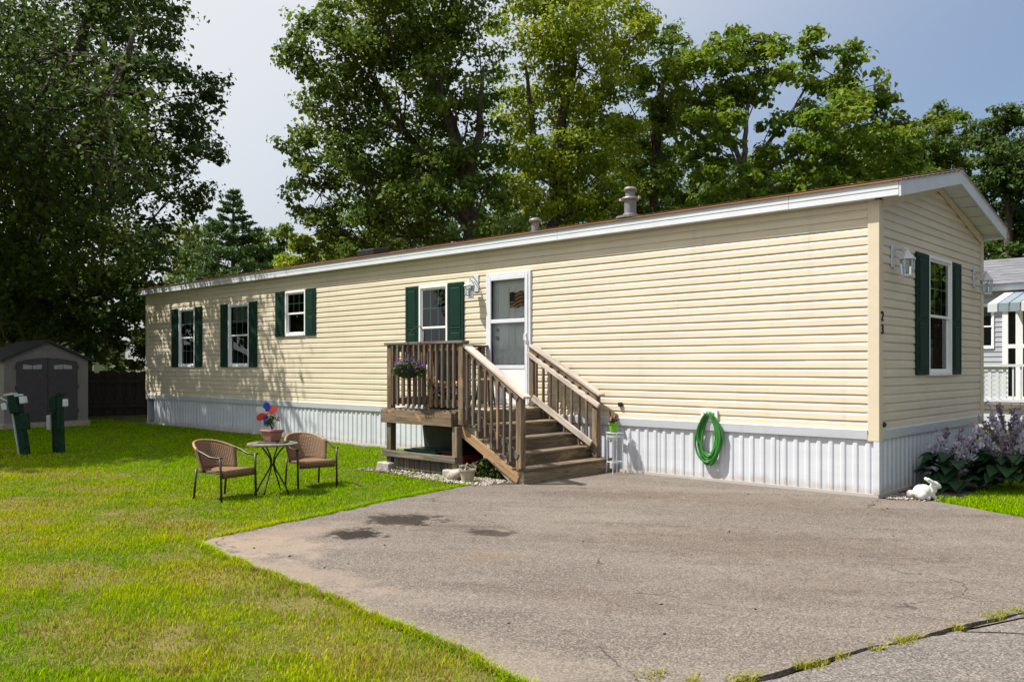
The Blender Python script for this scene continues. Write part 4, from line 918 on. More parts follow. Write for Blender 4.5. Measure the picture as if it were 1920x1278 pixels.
mb = MB(); mb.lathe([(0.035, 0), (0.05, 0.085), (0.06, 0.087), (0.06, 0.11), (0.05, 0.11), (0.045, 0.02)], (0, 0, 0), 14); obj('pot', mb, 'terracotta', pt, smooth=R_(40), mtx=Matrix.Translation((-5.12, -1.70, 0.385)) @ Matrix.Rotation(R_(75), 4, 'X') @ Matrix.Rotation(R_(15), 4, 'Y'))
pot_plant('flower_pot', 'beige clay pot with a drying plant beside the wooden steps', (-4.36, -2.30, 0.0), 0.105, 0.17, 'clay_pot', 'bud_green', None, 0, 1.2, 0.05, 90, 0.04, None, 0.035)
mb = MB(); mb.ball((0, 0, 0), (0.14, 0.10, 0.085), 14, 9)
mb.v = [tuple(np.array(v) * (1 + 0.12 * math.sin(v[0] * 31 + v[1] * 17) * math.cos(v[2] * 40 + v[0] * 9))) for v in mb.v]
tag(obj('boulder', mb, 'stone', None, smooth=True, mtx=Matrix.Translation((-4.60, -2.28, 0.07)) @ Matrix.Rotation(R_(-25), 4, 'Y')), 'smooth pale boulder leaning against the beige clay pot by the deck', 'rock')
sh = thing('low_shrub', 'dark low shrub growing in the shade beneath the stair side', 'shrub', (-4.45, -1.85, 0))
plant([('foliage', [foliage_ball((-4.50 + 0.16 * i, -1.80 + 0.05 * (i % 2), 0.14), 0.17, 220, 0.045, g) for i in range(3)], 'leaf_dark')], sh)
mb = MB()
for k in range(8): mb.tube([(-4.35, -1.8, 0), (-4.35 + 0.3 * math.cos(k), -1.8 + 0.12 * math.sin(k), 0.22)], 0.004, 4)
obj('stem', mb, 'bark', sh)

# pebbles
def pebbles(name, label, boxes, n, smin, smax, seed, mat='stone'):
    r = np.random.default_rng(seed); ico = [(0, 0, 1), (0.9, 0, 0), (0, 0.9, 0), (-0.9, 0, 0), (0, -0.9, 0), (0, 0, -1)]; F0 = np.array([(0, 1, 2), (0, 2, 3), (0, 3, 4), (0, 4, 1), (5, 2, 1), (5, 3, 2), (5, 4, 3), (5, 1, 4)])
    Vs, Fs = [], []
    for k in range(n):
        (x0, x1, y0, y1) = boxes[k % len(boxes)]; s = r.uniform(smin, smax); A = np.array(ico) * s * r.uniform(0.6, 1.3, 3) * np.array([1, 1, 0.6]); a = r.uniform(0, 6.28); Rm = np.array([[math.cos(a), -math.sin(a), 0], [math.sin(a), math.cos(a), 0], [0, 0, 1]])
        A = (A + r.normal(size=(6, 3)) * s * 0.15) @ Rm.T + np.array([r.uniform(x0, x1), r.uniform(y0, y1), s * 0.25]); Vs.append(A); Fs.append(F0 + 6 * k)
    return stuff(tag(obj(name, npmesh(name, np.concatenate(Vs), np.concatenate(Fs), mat), None), label, 'gravel'))
def stone_mat():
    t = NT('pebble'); c = t.mix(t.island(), (0.12, 0.095, 0.08), (0.50, 0.45, 0.40)); t.color(c); t.b.inputs['Roughness'].default_value = 0.9; M['pebble'] = t.m
stone_mat()
sheet('gravel_bed', [(-6.6, -2.32), (-4.55, -2.50), (-4.15, -2.48), (-3.75, -2.02), (-3.72, -0.05), (-6.6, -0.05)], 0.004, 'soil')
pebbles('deck_gravel', 'pale gravel along the foot of the wooden deck', [(-6.55, -4.2, -2.42, -2.05), (-5.3, -4.0, -2.5, -2.15), (-4.6, -3.95, -2.4, -1.9)], 1500, 0.010, 0.028, 5, 'pebble')
sheet('flower_bed', [(0.03, 0.02), (0.18, -0.02), (0.38, 0.14), (0.58, 0.30), (1.0, 0.42), (1.9, 0.5), (2.4, 2.6), (0.03, 4.2)], 0.004, 'soil')
pebbles('bed_gravel', 'brown gravel at the corner of the home under the rabbit statue', [(0.04, 0.5, 0.0, 0.35), (0.04, 0.22, 0.0, 0.5), (0.3, 0.6, 0.18, 0.4)], 500, 0.008, 0.022, 6, 'pebble')

pebbles('driveway_grit', 'scattered dark grit and dry leaf bits on the driveway', [(-3.0, 1.4, -6.4, -0.4)], 34, 0.006, 0.018, 8, 'soil')
pebbles('driveway_grit', 'scattered pale stone chips on the driveway', [(-3.0, 1.6, -6.4, -0.4)], 40, 0.005, 0.012, 9, 'pebble')
# white wire plant stand with potted flowers, hose
ps = thing('plant_stand', 'white wire plant stand against the skirting at the foot of the steps', 'plant stand', (-3.53, -0.22, 0))
px, py, ph = -3.53, -0.22, 0.57
for a in range(4):
    an = a * math.pi / 2 + 0.4; c_, s_ = math.cos(an), math.sin(an); mb = MB()
    mb.tube([(px + 0.125 * c_, py + 0.125 * s_, 0.0), (px + 0.11 * c_, py + 0.11 * s_, 0.2), (px + 0.115 * c_, py + 0.115 * s_, ph)], 0.0055, 6); obj('leg', mb, 'white_paint', ps)
mb = MB()
for zz, rr in ((ph, 0.12), (ph - 0.05, 0.118), (0.16, 0.112)):
    mb = MB(); mb.tube([(px + rr * math.cos(k * math.pi / 9), py + rr * math.sin(k * math.pi / 9), zz) for k in range(18)], 0.005, 5, closed=True); obj('ring', mb, 'white_paint', ps)
mb = MB()
for k in range(8): mb.tube([(px - 0.11 + k * 0.0315, py - math.sqrt(max(0, 0.0135 - (0.0315 * k - 0.11) ** 2)), ph), (px - 0.11 + k * 0.0315, py + math.sqrt(max(0, 0.0135 - (0.0315 * k - 0.11) ** 2)), ph)], 0.003, 4)
obj('top_wire', mb, 'white_paint', ps)
for a in range(8):                                                      # scrolls under the rim
    an = a * math.pi / 4; mb = MB(); pts = []
    for k in range(10): q = k * 0.75; rr = 0.035 * (1 - k / 13); pts.append((px + 0.118 * math.cos(an + 0.25 * rr / 0.035 * math.cos(q)), py + 0.118 * math.sin(an + 0.25 * rr / 0.035 * math.cos(q)), ph - 0.085 + rr * math.sin(q)))
    mb.tube(pts, 0.0035, 4); obj('scroll', mb, 'white_paint', ps)
gp = pot_plant('flower_pot', 'lime green pot of pink flowers on the white wire stand', (px - 0.02, py, ph + 0.007), 0.075, 0.125, 'lime_plastic', 'plant_leaf', 'pink_petal', 60, 1.25, 0.10, 120, 0.035, None, 0.03)
sf = thing('small_flag', 'tiny dark striped flag on a stick in the lime green pot', 'flag', (px - 0.06, py, ph + 0.12))
mb = MB(); mb.tube([(px - 0.06, py, ph + 0.10), (px - 0.085, py - 0.02, ph + 0.31)], 0.003, 5); obj('stick', mb, 'black_metal', sf)
mb = MB(); mb.add([(px - 0.083, py - 0.02, ph + 0.305), (px + 0.02, py - 0.05, ph + 0.245), (px + 0.015, py - 0.045, ph + 0.185), (px - 0.076, py - 0.012, ph + 0.235)], [(0, 1, 2, 3)]); fo = obj('cloth', mb, 'flag_print', sf)
gh = thing('garden_hose', 'coiled green garden hose hanging on the white skirting', 'hose', (-2.13, -0.1, 0.9))
r = random.Random(4); pts = []
for k in range(10 * 26 + 8):
    a = 2 * math.pi * k / 26 + math.pi / 2; lp = k / 26; w = 0.152 + 0.034 * math.sin(lp * 2.7) + 0.012 * math.sin(lp * 7.1); hh = 0.31 + 0.035 * math.sin(lp * 1.9 + 1); zc = 0.90 - hh
    pts.append((-2.13 + w * math.cos(a) * (0.62 + 0.38 * min(1, (0.92 - (zc + hh * math.sin(a))) / 0.3)) + 0.012 * math.sin(lp * 5), -0.066 - 0.018 * math.sin(lp * 2.2 + a) - 0.008 * (lp % 2), zc + hh * math.sin(a)))
mb = MB(); mb.tube(pts, 0.0145, 7); obj('hose_coil', mb, 'green_plastic', gh, smooth=True)
mb = MB(); mb.tube([pts[-1], (pts[-1][0] + 0.01, -0.10, pts[-1][2] - 0.05)], 0.014, 8); obj('coupling', mb, 'black_metal', gh)
mb = MB(); mb.tube([(-2.13, -0.03, 0.86), (-2.13, -0.10, 0.86), (-2.13, -0.16, 0.90)], 0.012, 7); obj('hanger_hook', mb, 'cast_metal', gh)

# ------------------------------------------------------------------ bistro set on the lawn
def uvmesh(name, grid, mat):
    """grid[i][j] points -> quad surface with UVs in metres"""
    gi, gj = len(grid), len(grid[0]); vs = [p for row in grid for p in row]; me = bpy.data.meshes.new(name)
    fs = [(i * gj + j, i * gj + j + 1, (i + 1) * gj + j + 1, (i + 1) * gj + j) for i in range(gi - 1) for j in range(gj - 1)]
    me.from_pydata([tuple(v) for v in vs], [], fs); uv = me.uv_layers.new(name='UVMap')
    U = [[0.0] * gj for _ in range(gi)]; Vv = [[0.0] * gj for _ in range(gi)]
    for i in range(gi):
        for j in range(gj):
            if j: U[i][j] = U[i][j - 1] + (Vector(grid[gi // 2][j]) - Vector(grid[gi // 2][j - 1])).length
            if i: Vv[i][j] = Vv[i - 1][j] + (Vector(grid[i][gj // 2]) - Vector(grid[i - 1][gj // 2])).length
    for l in me.loops: i, j = divmod(l.vertex_index, gj); uv.data[l.index].uv = (U[i][j], Vv[i][j])
    me.materials.append(M[mat]); me.update(); return me
def wicker_chair(loc, rz, label, sc=0.93):
    t = thing('wicker_chair', label, 'chair', loc, 'wicker chairs on the lawn', rotz=rz, scale=sc); t.scale = (sc * 1.04, sc * 1.08, sc * 0.92)   # faces local -Y
    sh_, w, dp = 0.40, 0.25, 0.22
    grid = []                                                           # wrap-around back
    for i in range(9):
        v = i / 8; row = []
        for j in range(17):
            u = j / 16 * 2 - 1; an = u * 1.22
            flare = 1 + 0.14 * v; top = 0.385 - 0.12 * abs(u) ** 2.4
            row.append((math.sin(an) / math.sin(1.22) * w * flare * (1 if abs(u) < 1 else 1), 0.055 + 0.05 * v + (dp - 0.03 + 0.12 * v) * (math.cos(an) - math.cos(1.22)) / (1 - math.cos(1.22)) * 0.92, sh_ - 0.03 + top * v))
        grid.append(row)
    bk = obj('backrest', uvmesh('backrest', grid, 'wicker'), None, t, smooth=True)
    sm_ = bk.modifiers.new('thickness', 'SOLIDIFY'); sm_.thickness = 0.022; sm_.offset = 0
    mb = MB(); mb.tube(grid[-1], 0.016, 7); obj('back_rim', mb, 'wicker_rim', t, smooth=True)
    g2 = [[(-w + 2 * w * j / 8, -dp - 0.02, sh_ - 0.11 + 0.10 * 0) for j in range(9)]]
    g2 = []
    for (yy, zz) in ((-dp - 0.015, sh_ - 0.10), (-dp - 0.02, sh_ - 0.02), (-dp, sh_ + 0.005), (-0.10, sh_ - 0.005), (0.05, sh_ - 0.012), (dp - 0.02, sh_ - 0.005)): g2.append([((-w + 0.01 + (2 * w - 0.02) * j / 8) * (1 if yy < 0.1 else 0.86), yy, zz) for j in range(9)])
    so2 = obj('seat', uvmesh('seat', g2, 'wicker'), None, t, smooth=R_(50)); q = so2.modifiers.new('thickness', 'SOLIDIFY'); q.thickness = 0.02; q.offset = -1
    mb = MB()
    for sx in (-1, 1): mb.tube([(sx * w, -dp, sh_ - 0.03), (sx * w * 0.9, dp * 0.85, sh_ - 0.03)], 0.011, 6)
    mb.tube([(-w * 0.9, dp * 0.85, sh_ - 0.03), (w * 0.9, dp * 0.85, sh_ - 0.03)], 0.011, 6); obj('seat_frame', mb, 'bronze', t)
    for sx in (-1, 1):
        mb = MB(); mb.tube([(sx * (w + 0.015), -dp - 0.015, 0.0), (sx * (w + 0.015), -dp - 0.005, 0.38), (sx * (w + 0.02), -dp + 0.0, 0.585)], 0.0135, 7); obj('front_leg', mb, 'bronze', t, smooth=True)
        mb = MB(); mb.tube([(sx * w * 0.93, dp + 0.02, 0.0), (sx * w * 0.92, dp - 0.02, 0.40)], 0.0135, 7); obj('back_leg', mb, 'bronze', t, smooth=True)
        e = Vector(grid[-1][1 if sx < 0 else 15]); mb = MB()
        mb.tube([e, e + Vector((sx * 0.02, -0.04, -0.012)), (sx * (w + 0.04), 0.03, 0.625), (sx * (w + 0.035), -0.07, 0.578), (sx * (w + 0.025), -dp + 0.04, 0.568), (sx * (w + 0.02), -dp - 0.03, 0.582)], 0.014, 7); obj('arm', mb, 'bronze', t, smooth=True)
    return t
plain('bronze', (0.035, 0.024, 0.018), 0.4, var=0.2); plain('wicker_rim', (0.33, 0.19, 0.09), 0.5, var=0.25, scale=40)
wicker_chair((-5.51, -5.07, -0.012), R_(90 + 14), 'brown wicker armchair on the lawn on the pedestal side of the bistro table')
wicker_chair((-5.60, -3.86, -0.012), R_(90 - 10), 'brown wicker armchair on the lawn on the deck side of the bistro table')
bt = thing('bistro_table', 'small round bistro table with curved black legs on the lawn', 'table', (-5.42, -4.50, -0.012))
tx, ty, tz = -5.42, -4.50, 0.585
mb = MB(); mb.lathe([(0.285, -0.022), (0.295, -0.015), (0.295, 0.0), (0.285, 0.006), (0.27, 0.006)], (tx, ty, tz), 32); obj('table_rim', mb, 'mosaic_top', bt, smooth=R_(40))
mb = MB(); mb.lathe([(0.269, -0.005), (0.269, 0.007), (0.01, 0.008)], (tx, ty, tz), 32); obj('table_top', mb, 'mosaic_top', bt)
for k in range(4):
    an = k * math.pi / 2 + 0.55; c_, s_ = math.cos(an), math.sin(an); mb = MB()
    mb.tube([(tx + rr * c_, ty + rr * s_, z) for rr, z in ((0.21, -0.012), (0.175, 0.06), (0.11, 0.17), (0.045, 0.27), (0.02, 0.33), (0.03, 0.40), (0.085, 0.48), (0.16, 0.562))], 0.0095, 6); obj('leg', mb, 'black_metal', bt, smooth=True)
mb = MB(); mb.tube([(tx + 0.026 * math.cos(k * 0.7), ty + 0.026 * math.sin(k * 0.7), 0.33) for k in range(9)], 0.008, 5, closed=True); obj('leg_ring', mb, 'black_metal', bt)
mb = MB(); mb.box((-0.16, -0.11, 0), (0.16, 0.11, 0.012)); tag(obj('pot_tray', mb, 'black_metal', None, bevel=0.004, mtx=Matrix.Translation((tx + 0.02, ty, tz + 0.009)) @ Matrix.Rotation(R_(40), 4, 'Z')), 'flat black tray under the square flower pot on the bistro table', 'tray')
fp = thing('flower_pot', 'square tapered terracotta coloured pot on the bistro table', 'flower pot', (tx - 0.01, ty, tz + 0.021))
mb = MB()
for z0_, z1_, h0, h1 in ((0.0, 0.115, 0.065, 0.092), (0.115, 0.14, 0.103, 0.106)):
    mb.lathe([(h0 * 1.414, z0_ + 0.0005), (h1 * 1.414, z1_)], (0, 0, 0), 4)
obj('pot', mb, 'terracotta', fp, bevel=0.006, mtx=Matrix.Translation((tx - 0.01, ty, tz + 0.021)) @ Matrix.Rotation(R_(50), 4, 'Z'))
P0 = (tx - 0.01, ty, tz + 0.155)
mb = MB(); rr = random.Random(9); tips = []
for k in range(9):
    e = (P0[0] + rr.uniform(-0.08, 0.08), P0[1] + rr.uniform(-0.08, 0.08), P0[2] + rr.uniform(0.06, 0.20)); tips.append(e); mb.tube([P0, ((P0[0] + e[0]) / 2, (P0[1] + e[1]) / 2, P0[2] + 0.07), e], 0.003, 4)
obj('stem', mb, 'plant_leaf', fp)
leaf_mat('red_flower', (0.30, 0.03, 0.02), (0.55, 0.08, 0.05), None, 0.2)
plant([('foliage', [foliage_ball(e, 0.035, 14, 0.035, g) for e in tips], 'plant_leaf'), ('blossom', [foliage_ball((e[0], e[1], e[2] + 0.01), 0.02, 7, 0.03, g) for e in tips[::2]], 'red_flower')], fp)
pw = thing('pinwheel', 'red, blue and white flower shaped pinwheel stuck in the pot on the table', 'pinwheel', P0)
hub = Vector((tx - 0.035, ty - 0.055, tz + 0.355)); face = (CAM - hub); face.z = 0; face.normalize(); side = Vector((-face.y, face.x, 0))
mb = MB(); mb.tube([P0, hub - face * 0.02], 0.004, 5); obj('stick', mb, 'white_petal', pw)
for k in range(6):
    an = k * math.pi / 3 + 0.55; u = (side * math.cos(an) + Vector((0, 0, 1)) * math.sin(an)); v = u.cross(face)
    mb = MB(); ring = []
    for j in range(14):
        q = j / 14 * 2 * math.pi; ring.append(hub + u * (0.078 + 0.058 * math.cos(q)) + v * 0.043 * math.sin(q) + face * (0.010 * math.sin(q) + 0.002))
    c0 = len(mb.v); mb.v += [tuple(hub + u * 0.078 + face * 0.003)] + [tuple(p) for p in ring] + [tuple(p - face * 0.006) for p in ring]
    mb.f += [(0, 1 + j, 1 + (j + 1) % 14) for j in range(14)] + [(1 + j, 15 + j, 15 + (j + 1) % 14, 1 + (j + 1) % 14) for j in range(14)]
    obj('petal', mb, ('red_petal', 'blue_petal', 'clear_petal')[k % 3], pw)
mb = MB(); mb.ball(hub + face * 0.02, 0.014); obj('hub', mb, 'red_petal', pw, smooth=True)

# ------------------------------------------------------------------ rabbit statue and hostas at the corner
rb = thing('rabbit_statue', 'white crouching rabbit statue on the gravel at the corner of the home', 'statue', (0.46, 0.22, 0.0))
mb = MB(); rx, ry = 0.46, 0.20; ux, uy = 0.80, 0.60                     # faces along (ux,uy)
def rp(a, b, z): return (rx + ux * a - uy * b, ry + uy * a + ux * b, z)
for (a, b, z, r3) in ((-0.055, 0, 0.085, 0.088), (-0.02, 0, 0.095, 0.08), (0.03, 0, 0.085, 0.062), (-0.06, 0.055, 0.06, 0.052), (-0.06, -0.055, 0.06, 0.052), (0.005, 0.055, 0.028, 0.028), (0.005, -0.055, 0.028, 0.028), (0.085, 0.025, 0.03, 0.024), (0.085, -0.025, 0.03, 0.024), (0.065, 0.02, 0.055, 0.03), (0.065, -0.02, 0.055, 0.03),
                      (0.07, 0, 0.135, 0.042), (0.095, 0, 0.165, 0.047), (0.13, 0, 0.155, 0.032), (0.148, 0, 0.148, 0.02), (0.08, 0, 0.11, 0.04), (-0.145, 0, 0.07, 0.028)): mb.ball(rp(a, b, z), r3, 14, 9)
for b in (0.028, -0.028):
    for k in range(5): mb.ball(rp(0.080 - 0.017 * k, b * (1 + 0.10 * k), 0.188 + 0.011 * k), (0.024 - 0.001 * k,) * 3, 8, 6)
ro = obj('body', mb, 'statue_white', rb, smooth=True); q = ro.modifiers.new('skin', 'REMESH'); q.mode = 'VOXEL'; q.voxel_size = 0.006; q.use_smooth_shade = True
q = ro.modifiers.new('soft', 'SMOOTH'); q.iterations = 4
for b in (0.032, -0.032):
    mb = MB(); mb.ball(rp(0.118, b, 0.172), 0.007, 8, 6); obj('eye', mb, 'cast_metal', rb, smooth=True)
mb = MB(); mb.ball((0, 0, 0), (0.09, 0.07, 0.06), 12, 8); mb.v = [tuple(np.array(v) * (1 + 0.15 * math.sin(v[0] * 60 + v[1] * 35))) for v in mb.v]
tag(obj('garden_stone', mb, 'stone', None, smooth=True, mtx=Matrix.Translation((0.33, 0.24, 0.045))), 'rounded brown stone tucked behind the rabbit statue', 'rock')
mb = MB(); mb.tube([(0.38, 0.55, 0.0), (0.38, 0.55, 0.30)], 0.006, 6); mb.ball((0.38, 0.55, 0.315), (0.035, 0.035, 0.025)); tag(obj('solar_light', mb, 'black_metal', None), 'small black stake light in the bed behind the rabbit statue', 'light')

def hosta(label, x, y, r, nleaf, scapes, seed, hmax):
    q = np.random.default_rng(seed); t = thing('hosta', label, 'hosta', (x, y, 0), 'flowering hostas by the end wall')
    for k in range(nleaf):
        a = q.uniform(0, 6.28); L = r * q.uniform(0.45, 0.85); wd = L * 0.36; el = q.uniform(0.35, 1.1); base = r * 0.18 + r * 0.35 * q.uniform(0, 1)
        d = Vector((math.cos(a), math.sin(a), 0)); s_ = Vector((-d.y, d.x, 0)); o0 = Vector((x, y, 0.02)) + d * base + Vector((0, 0, r * q.uniform(0.1, 0.95))); mb = MB()
        rows = []
        for i in range(6):
            u = i / 5; w = wd * math.sin(math.pi * min(1, u * 0.86 + 0.13)) ** 0.8 if i < 5 else 0.004
            c = o0 + d * (L * u) + Vector((0, 0, L * (math.sin(el) * u - 0.95 * u * u * math.sin(el + 0.35))))
            rows.append((c - s_ * w + Vector((0, 0, w * 0.28)), c, c + s_ * w + Vector((0, 0, w * 0.28))))
        mb.v = [tuple(p) for rw in rows for p in rw]; mb.f = [f for i in range(5) for f in ((i * 3, i * 3 + 1, i * 3 + 4, i * 3 + 3), (i * 3 + 1, i * 3 + 2, i * 3 + 5, i * 3 + 4))]
        obj('leaf', mb, 'hosta_leaf', t, smooth=True)
    for k in range(scapes):
        a = q.uniform(0, 6.28); h = hmax * q.uniform(0.6, 1.0); ln_ = q.uniform(0.25, 0.75) * r * 1.5; d = Vector((math.cos(a), math.sin(a), 0))
        pts = [Vector((x, y, 0.05)) + d * (ln_ * (u ** 1.6)) + Vector((0, 0, h * u)) for u in (0, 0.3, 0.6, 0.8, 1.0)]
        mb = MB(); mb.tube(pts, [0.005, 0.005, 0.004, 0.004, 0.002], 5); sc_ = obj('flower_stalk', mb, 'plant_leaf', t)
        n = 44; u = q.uniform(0.58, 1.02, n); P = np.array([x, y, 0.05]) + np.outer(ln_ * u ** 1.6, np.array(d)) + np.outer(h * u, [0, 0, 1.0])
        off = q.normal(size=(n, 3)); off /= np.linalg.norm(off, axis=1, keepdims=True); P = P + off * (0.018 + 0.03 * q.uniform(0, 1, n)[:, None]) * np.array([1, 1, 0.6])
        obj('blossom', npmesh('blossom', *leaves(P, off + np.array([0, 0, 0.3]), 0.058, q, 0.42, 0.9), 'lavender_flower' if q.uniform() < 0.62 else 'wilted_flower'), None, sc_)
    return t
hosta('broad leaved hosta with lavender flower stalks beside the rabbit statue', *gnd(1790, 916)[:2], 0.42, 60, 20, 1, 0.70)
hosta('hosta with the tallest lavender flower stalks against the neighbouring porch', *gnd(1893, 893)[:2], 0.46, 54, 34, 2, 1.02)
hosta('hosta with lavender flowers close to the white skirting of the end wall', *gnd(1762, 893)[:2], 0.34, 36, 14, 3, 0.66)
hosta('hosta with drooping flower stalks at the edge of the verge grass', *gnd(1895, 920)[:2], 0.42, 54, 24, 4, 0.78)

leaf_mat('weed_blade', (0.14, 0.17, 0.008), (0.36, 0.33, 0.04), None, 0.25, 0.7, 0.1)
# weeds along the crack between driveway and road
for k, (px_, py_) in enumerate(((1385, 1274), (1410, 1268), (1505, 1246), (1530, 1243), (1575, 1230), (1645, 1215), (1690, 1200), (1715, 1192), (1795, 1176), (1860, 1156), (1880, 1150), (1905, 1145), (1225, 1266), (1295, 1275))):
    p = gnd(px_, py_); q = np.random.default_rng(k + 50); n = 60 if k % 3 else 110; s_ = 0.022 if k % 3 else 0.04
    P = np.stack([p.x + np.clip(q.normal(0, s_, n), -2 * s_, 2 * s_) * 0.7, p.y + np.clip(q.normal(0, s_, n), -2 * s_, 2 * s_) * 1.2], 1); V, F = blades(P, np.full(n, 0.032), np.full(n, 0.005), q, 1.6)
    tag(obj('weed_tuft', npmesh('weed_tuft', V, F, 'weed_blade'), None), 'small grass tuft growing in the crack between driveway and road', 'weed', 'weeds in the pavement crack')
# ------------------------------------------------------------------ utility pedestals
def pedestal(name, label, base, lean, boxes, seed, post_w=0.115):
    t = thing('utility_pedestal', label, 'utility post', base, 'green utility posts on the lawn', rotz=R_(47)); t.rotation_euler = (lean[1], lean[0], R_(43))
    mb = MB(); mb.box((-post_w / 2, -0.07, -0.03), (post_w / 2, 0.07, 0.98)); obj('post', mb, 'utility_green', t, bevel=0.008)
    for nm, a, b, mat in boxes:
        mb = MB(); mb.box(a, b); o = obj(nm, mb, mat, t, bevel=0.012)
    return t
pedestal('p', 'leaning dark green utility post with white meter boxes and a cable', gnd(48, 852), (R_(-9), 0), [
    ('switch_box', (-0.09, -0.13, 0.72), (0.07, -0.072, 1.02), 'utility_green'), ('cap', (-0.13, -0.16, 1.025), (0.02, 0.03, 1.065), 'utility_grey'), ('cap', (0.035, -0.14, 0.99), (0.12, 0.02, 1.03), 'utility_grey'), ('meter', (0.11, -0.14, 0.86), (0.20, -0.03, 0.98), 'white_paint'), ('meter', (-0.22, -0.12, 0.80), (-0.125, -0.02, 0.92), 'white_paint'), ('conduit_box', (0.07, -0.12, 0.42), (0.19, -0.04, 0.70), 'utility_green'), ('conduit', (-0.11, -0.05, 0.0), (-0.07, -0.01, 0.80), 'utility_grey')], 1)
pedestal('p', 'upright dark green utility post with boxes on both sides', gnd(113, 848), (R_(-2), 0), [
    ('switch_box', (-0.11, -0.13, 0.70), (0.02, -0.072, 1.00), 'utility_green'), ('cap', (-0.01, -0.10, 0.985), (0.10, 0.06, 1.06), 'utility_green'), ('cover', (0.025, -0.13, 0.40), (0.12, -0.072, 0.97), 'utility_green'), ('meter', (0.125, -0.12, 0.80), (0.19, -0.03, 0.93), 'white_paint'), ('meter', (-0.17, -0.11, 0.40), (-0.10, -0.02, 0.66), 'utility_grey'), ('conduit', (-0.115, -0.06, 0.0), (-0.075, -0.02, 0.70), 'black_metal')], 2)
p = gnd(20, 852); a_ = at(14, 752, 14.5)
mb = MB(); mb.tube([a_, at(-20, 735, 14.6), at(-60, 722, 14.9), at(-60, 722, 14.9) + Vector((-0.3, -0.5, 0.02))], 0.012, 6); tag(obj('white_cable', mb, 'utility_grey', None), 'pale cable running out from the leaning utility post', 'cable')

# ------------------------------------------------------------------ garden shed
shed = thing('garden_shed', 'grey brown resin garden shed with dark double doors and gabled roof', 'shed', (-20.3, -2.33, 0))
SX, Y0, Y1, ZB, ZE, ZP = -19.40, -3.30, -1.36, 0.12, 1.66, 2.16
ym = (Y0 + Y1) / 2
mb = MB(); mb.prism([(Y0, ZB), (Y1, ZB), (Y1, ZE), (ym, ZP - 0.06), (Y0, ZE)], SX - 0.05, SX, 'x'); fw_ = obj('front_wall', mb, 'shed_wall', shed)
for k in range(2):
    mb = MB(); yy = (Y0, Y1)[k]; s_ = 0.05 if k == 0 else -0.05; mb.box((SX - 2.1, yy, ZB), (SX - 0.051, yy + s_, ZE)); obj('side_wall', mb, 'shed_wall', shed)
mb = MB(); mb.prism([(Y0, ZB), (Y1, ZB), (Y1, ZE), (ym, ZP - 0.06), (Y0, ZE)], SX - 2.15, SX - 2.101, 'x'); obj('rear_wall', mb, 'shed_wall', shed)
for (q0, q1, q2, q3) in ((Y0 - 0.10, ZE - 0.04, ym, ZP), (Y1 + 0.10, ZE - 0.04, ym, ZP)):
    mb = MB(); mb.prism([(q0, q1), (q0, q1 + 0.05), (q2, q3 + 0.02), (q2, q3 - 0.05)], SX - 2.25, SX + 0.10, 'x'); obj('roof_panel', mb, 'shed_roof', shed)
for k in range(2):
    a, b = ((ym - 0.70, ym - 0.006), (ym + 0.006, ym + 0.70))[k]
    def top(y): return 1.62 + 0.10 * (1 - ((y - ym) / 0.70) ** 2)
    pts = [(a, ZB + 0.04)] + [(b, ZB + 0.04)] + [(b + (a - b) * i / 8, top(b + (a - b) * i / 8)) for i in range(9)]
    mb = MB(); mb.prism(pts, SX + 0.002, SX + 0.035, 'x'); dr = obj('door', mb, 'shed_door', shed)
    for j in range(2):
        c = (a + b) / 2 + (-0.13, 0.13)[j] * 0.85; mb = MB(); mb.prism([(c - 0.10, 1.44), (c + 0.10, 1.44), (c + 0.10, 1.50 + 0.06 * (1 if (j == 0) == (k == 1) else 0.5)), (c - 0.10, 1.50 + 0.06 * (0.5 if (j == 0) == (k == 1) else 1))], SX + 0.036, SX + 0.040, 'x'); obj('window_pane', mb, 'utility_grey', dr)
    for zz in (0.35, 0.95, 1.45):
        y_ = a if k == 0 else b; mb = MB(); mb.box((SX + 0.002, y_ - 0.03, zz), (SX + 0.045, y_ + 0.03, zz + 0.09)); obj('hinge', mb, 'shed_door', dr)
mb = MB(); mb.prism([(ym - 0.12, 1.93), (ym + 0.12, 1.93), (ym + 0.10, 1.96), (ym, 1.985), (ym - 0.10, 1.96)], SX + 0.001, SX + 0.02, 'x'); obj('vent', mb, 'shed_wall', shed)
mb = MB(); mb.box((SX - 2.2, Y0 - 0.04, -0.02), (SX + 0.06, Y1 + 0.04, 0.119)); obj('base_frame', mb, 'clay_pot', shed, bevel=0.01)

# dark board fence and a house beyond it
fe = thing('board_fence', 'dark wooden board fence between the shed and the home', 'fence', (-23.0, 0.5, 0))
for k in range(26):
    y = -1.3 + k * 0.155; board('fence_board', (-23.0 - 0.02 * (k % 2), y, 0.0), (-23.0 - 0.02 * (k % 2), y, 1.35 + 0.03 * math.sin(k * 3)), 0.158, 0.022, 'fence_wood', fe, up=(1, 0, 0), bev=0)
for z in (0.3, 1.05): board('fence_rail', (-22.95, -1.35, z), (-22.95, 2.7, z), 0.04, 0.09, 'fence_wood', fe, bev=0)
nb = thing('far_house', 'pale green house with a white metal roof behind the trees beyond the shed', 'house', (-38, 4, 0))
mb = MB(); mb.box((-45, -1.0, 0), (-36, 6.5, 2.6)); obj('wall', mb, 'far_cream', nb)
mb = MB(); mb.prism([(-1.4, 2.55), (2.75, 3.6), (6.9, 2.55), (2.75, 3.45)], -45.4, -35.6, 'x'); obj('roof', mb, 'white_paint', nb)
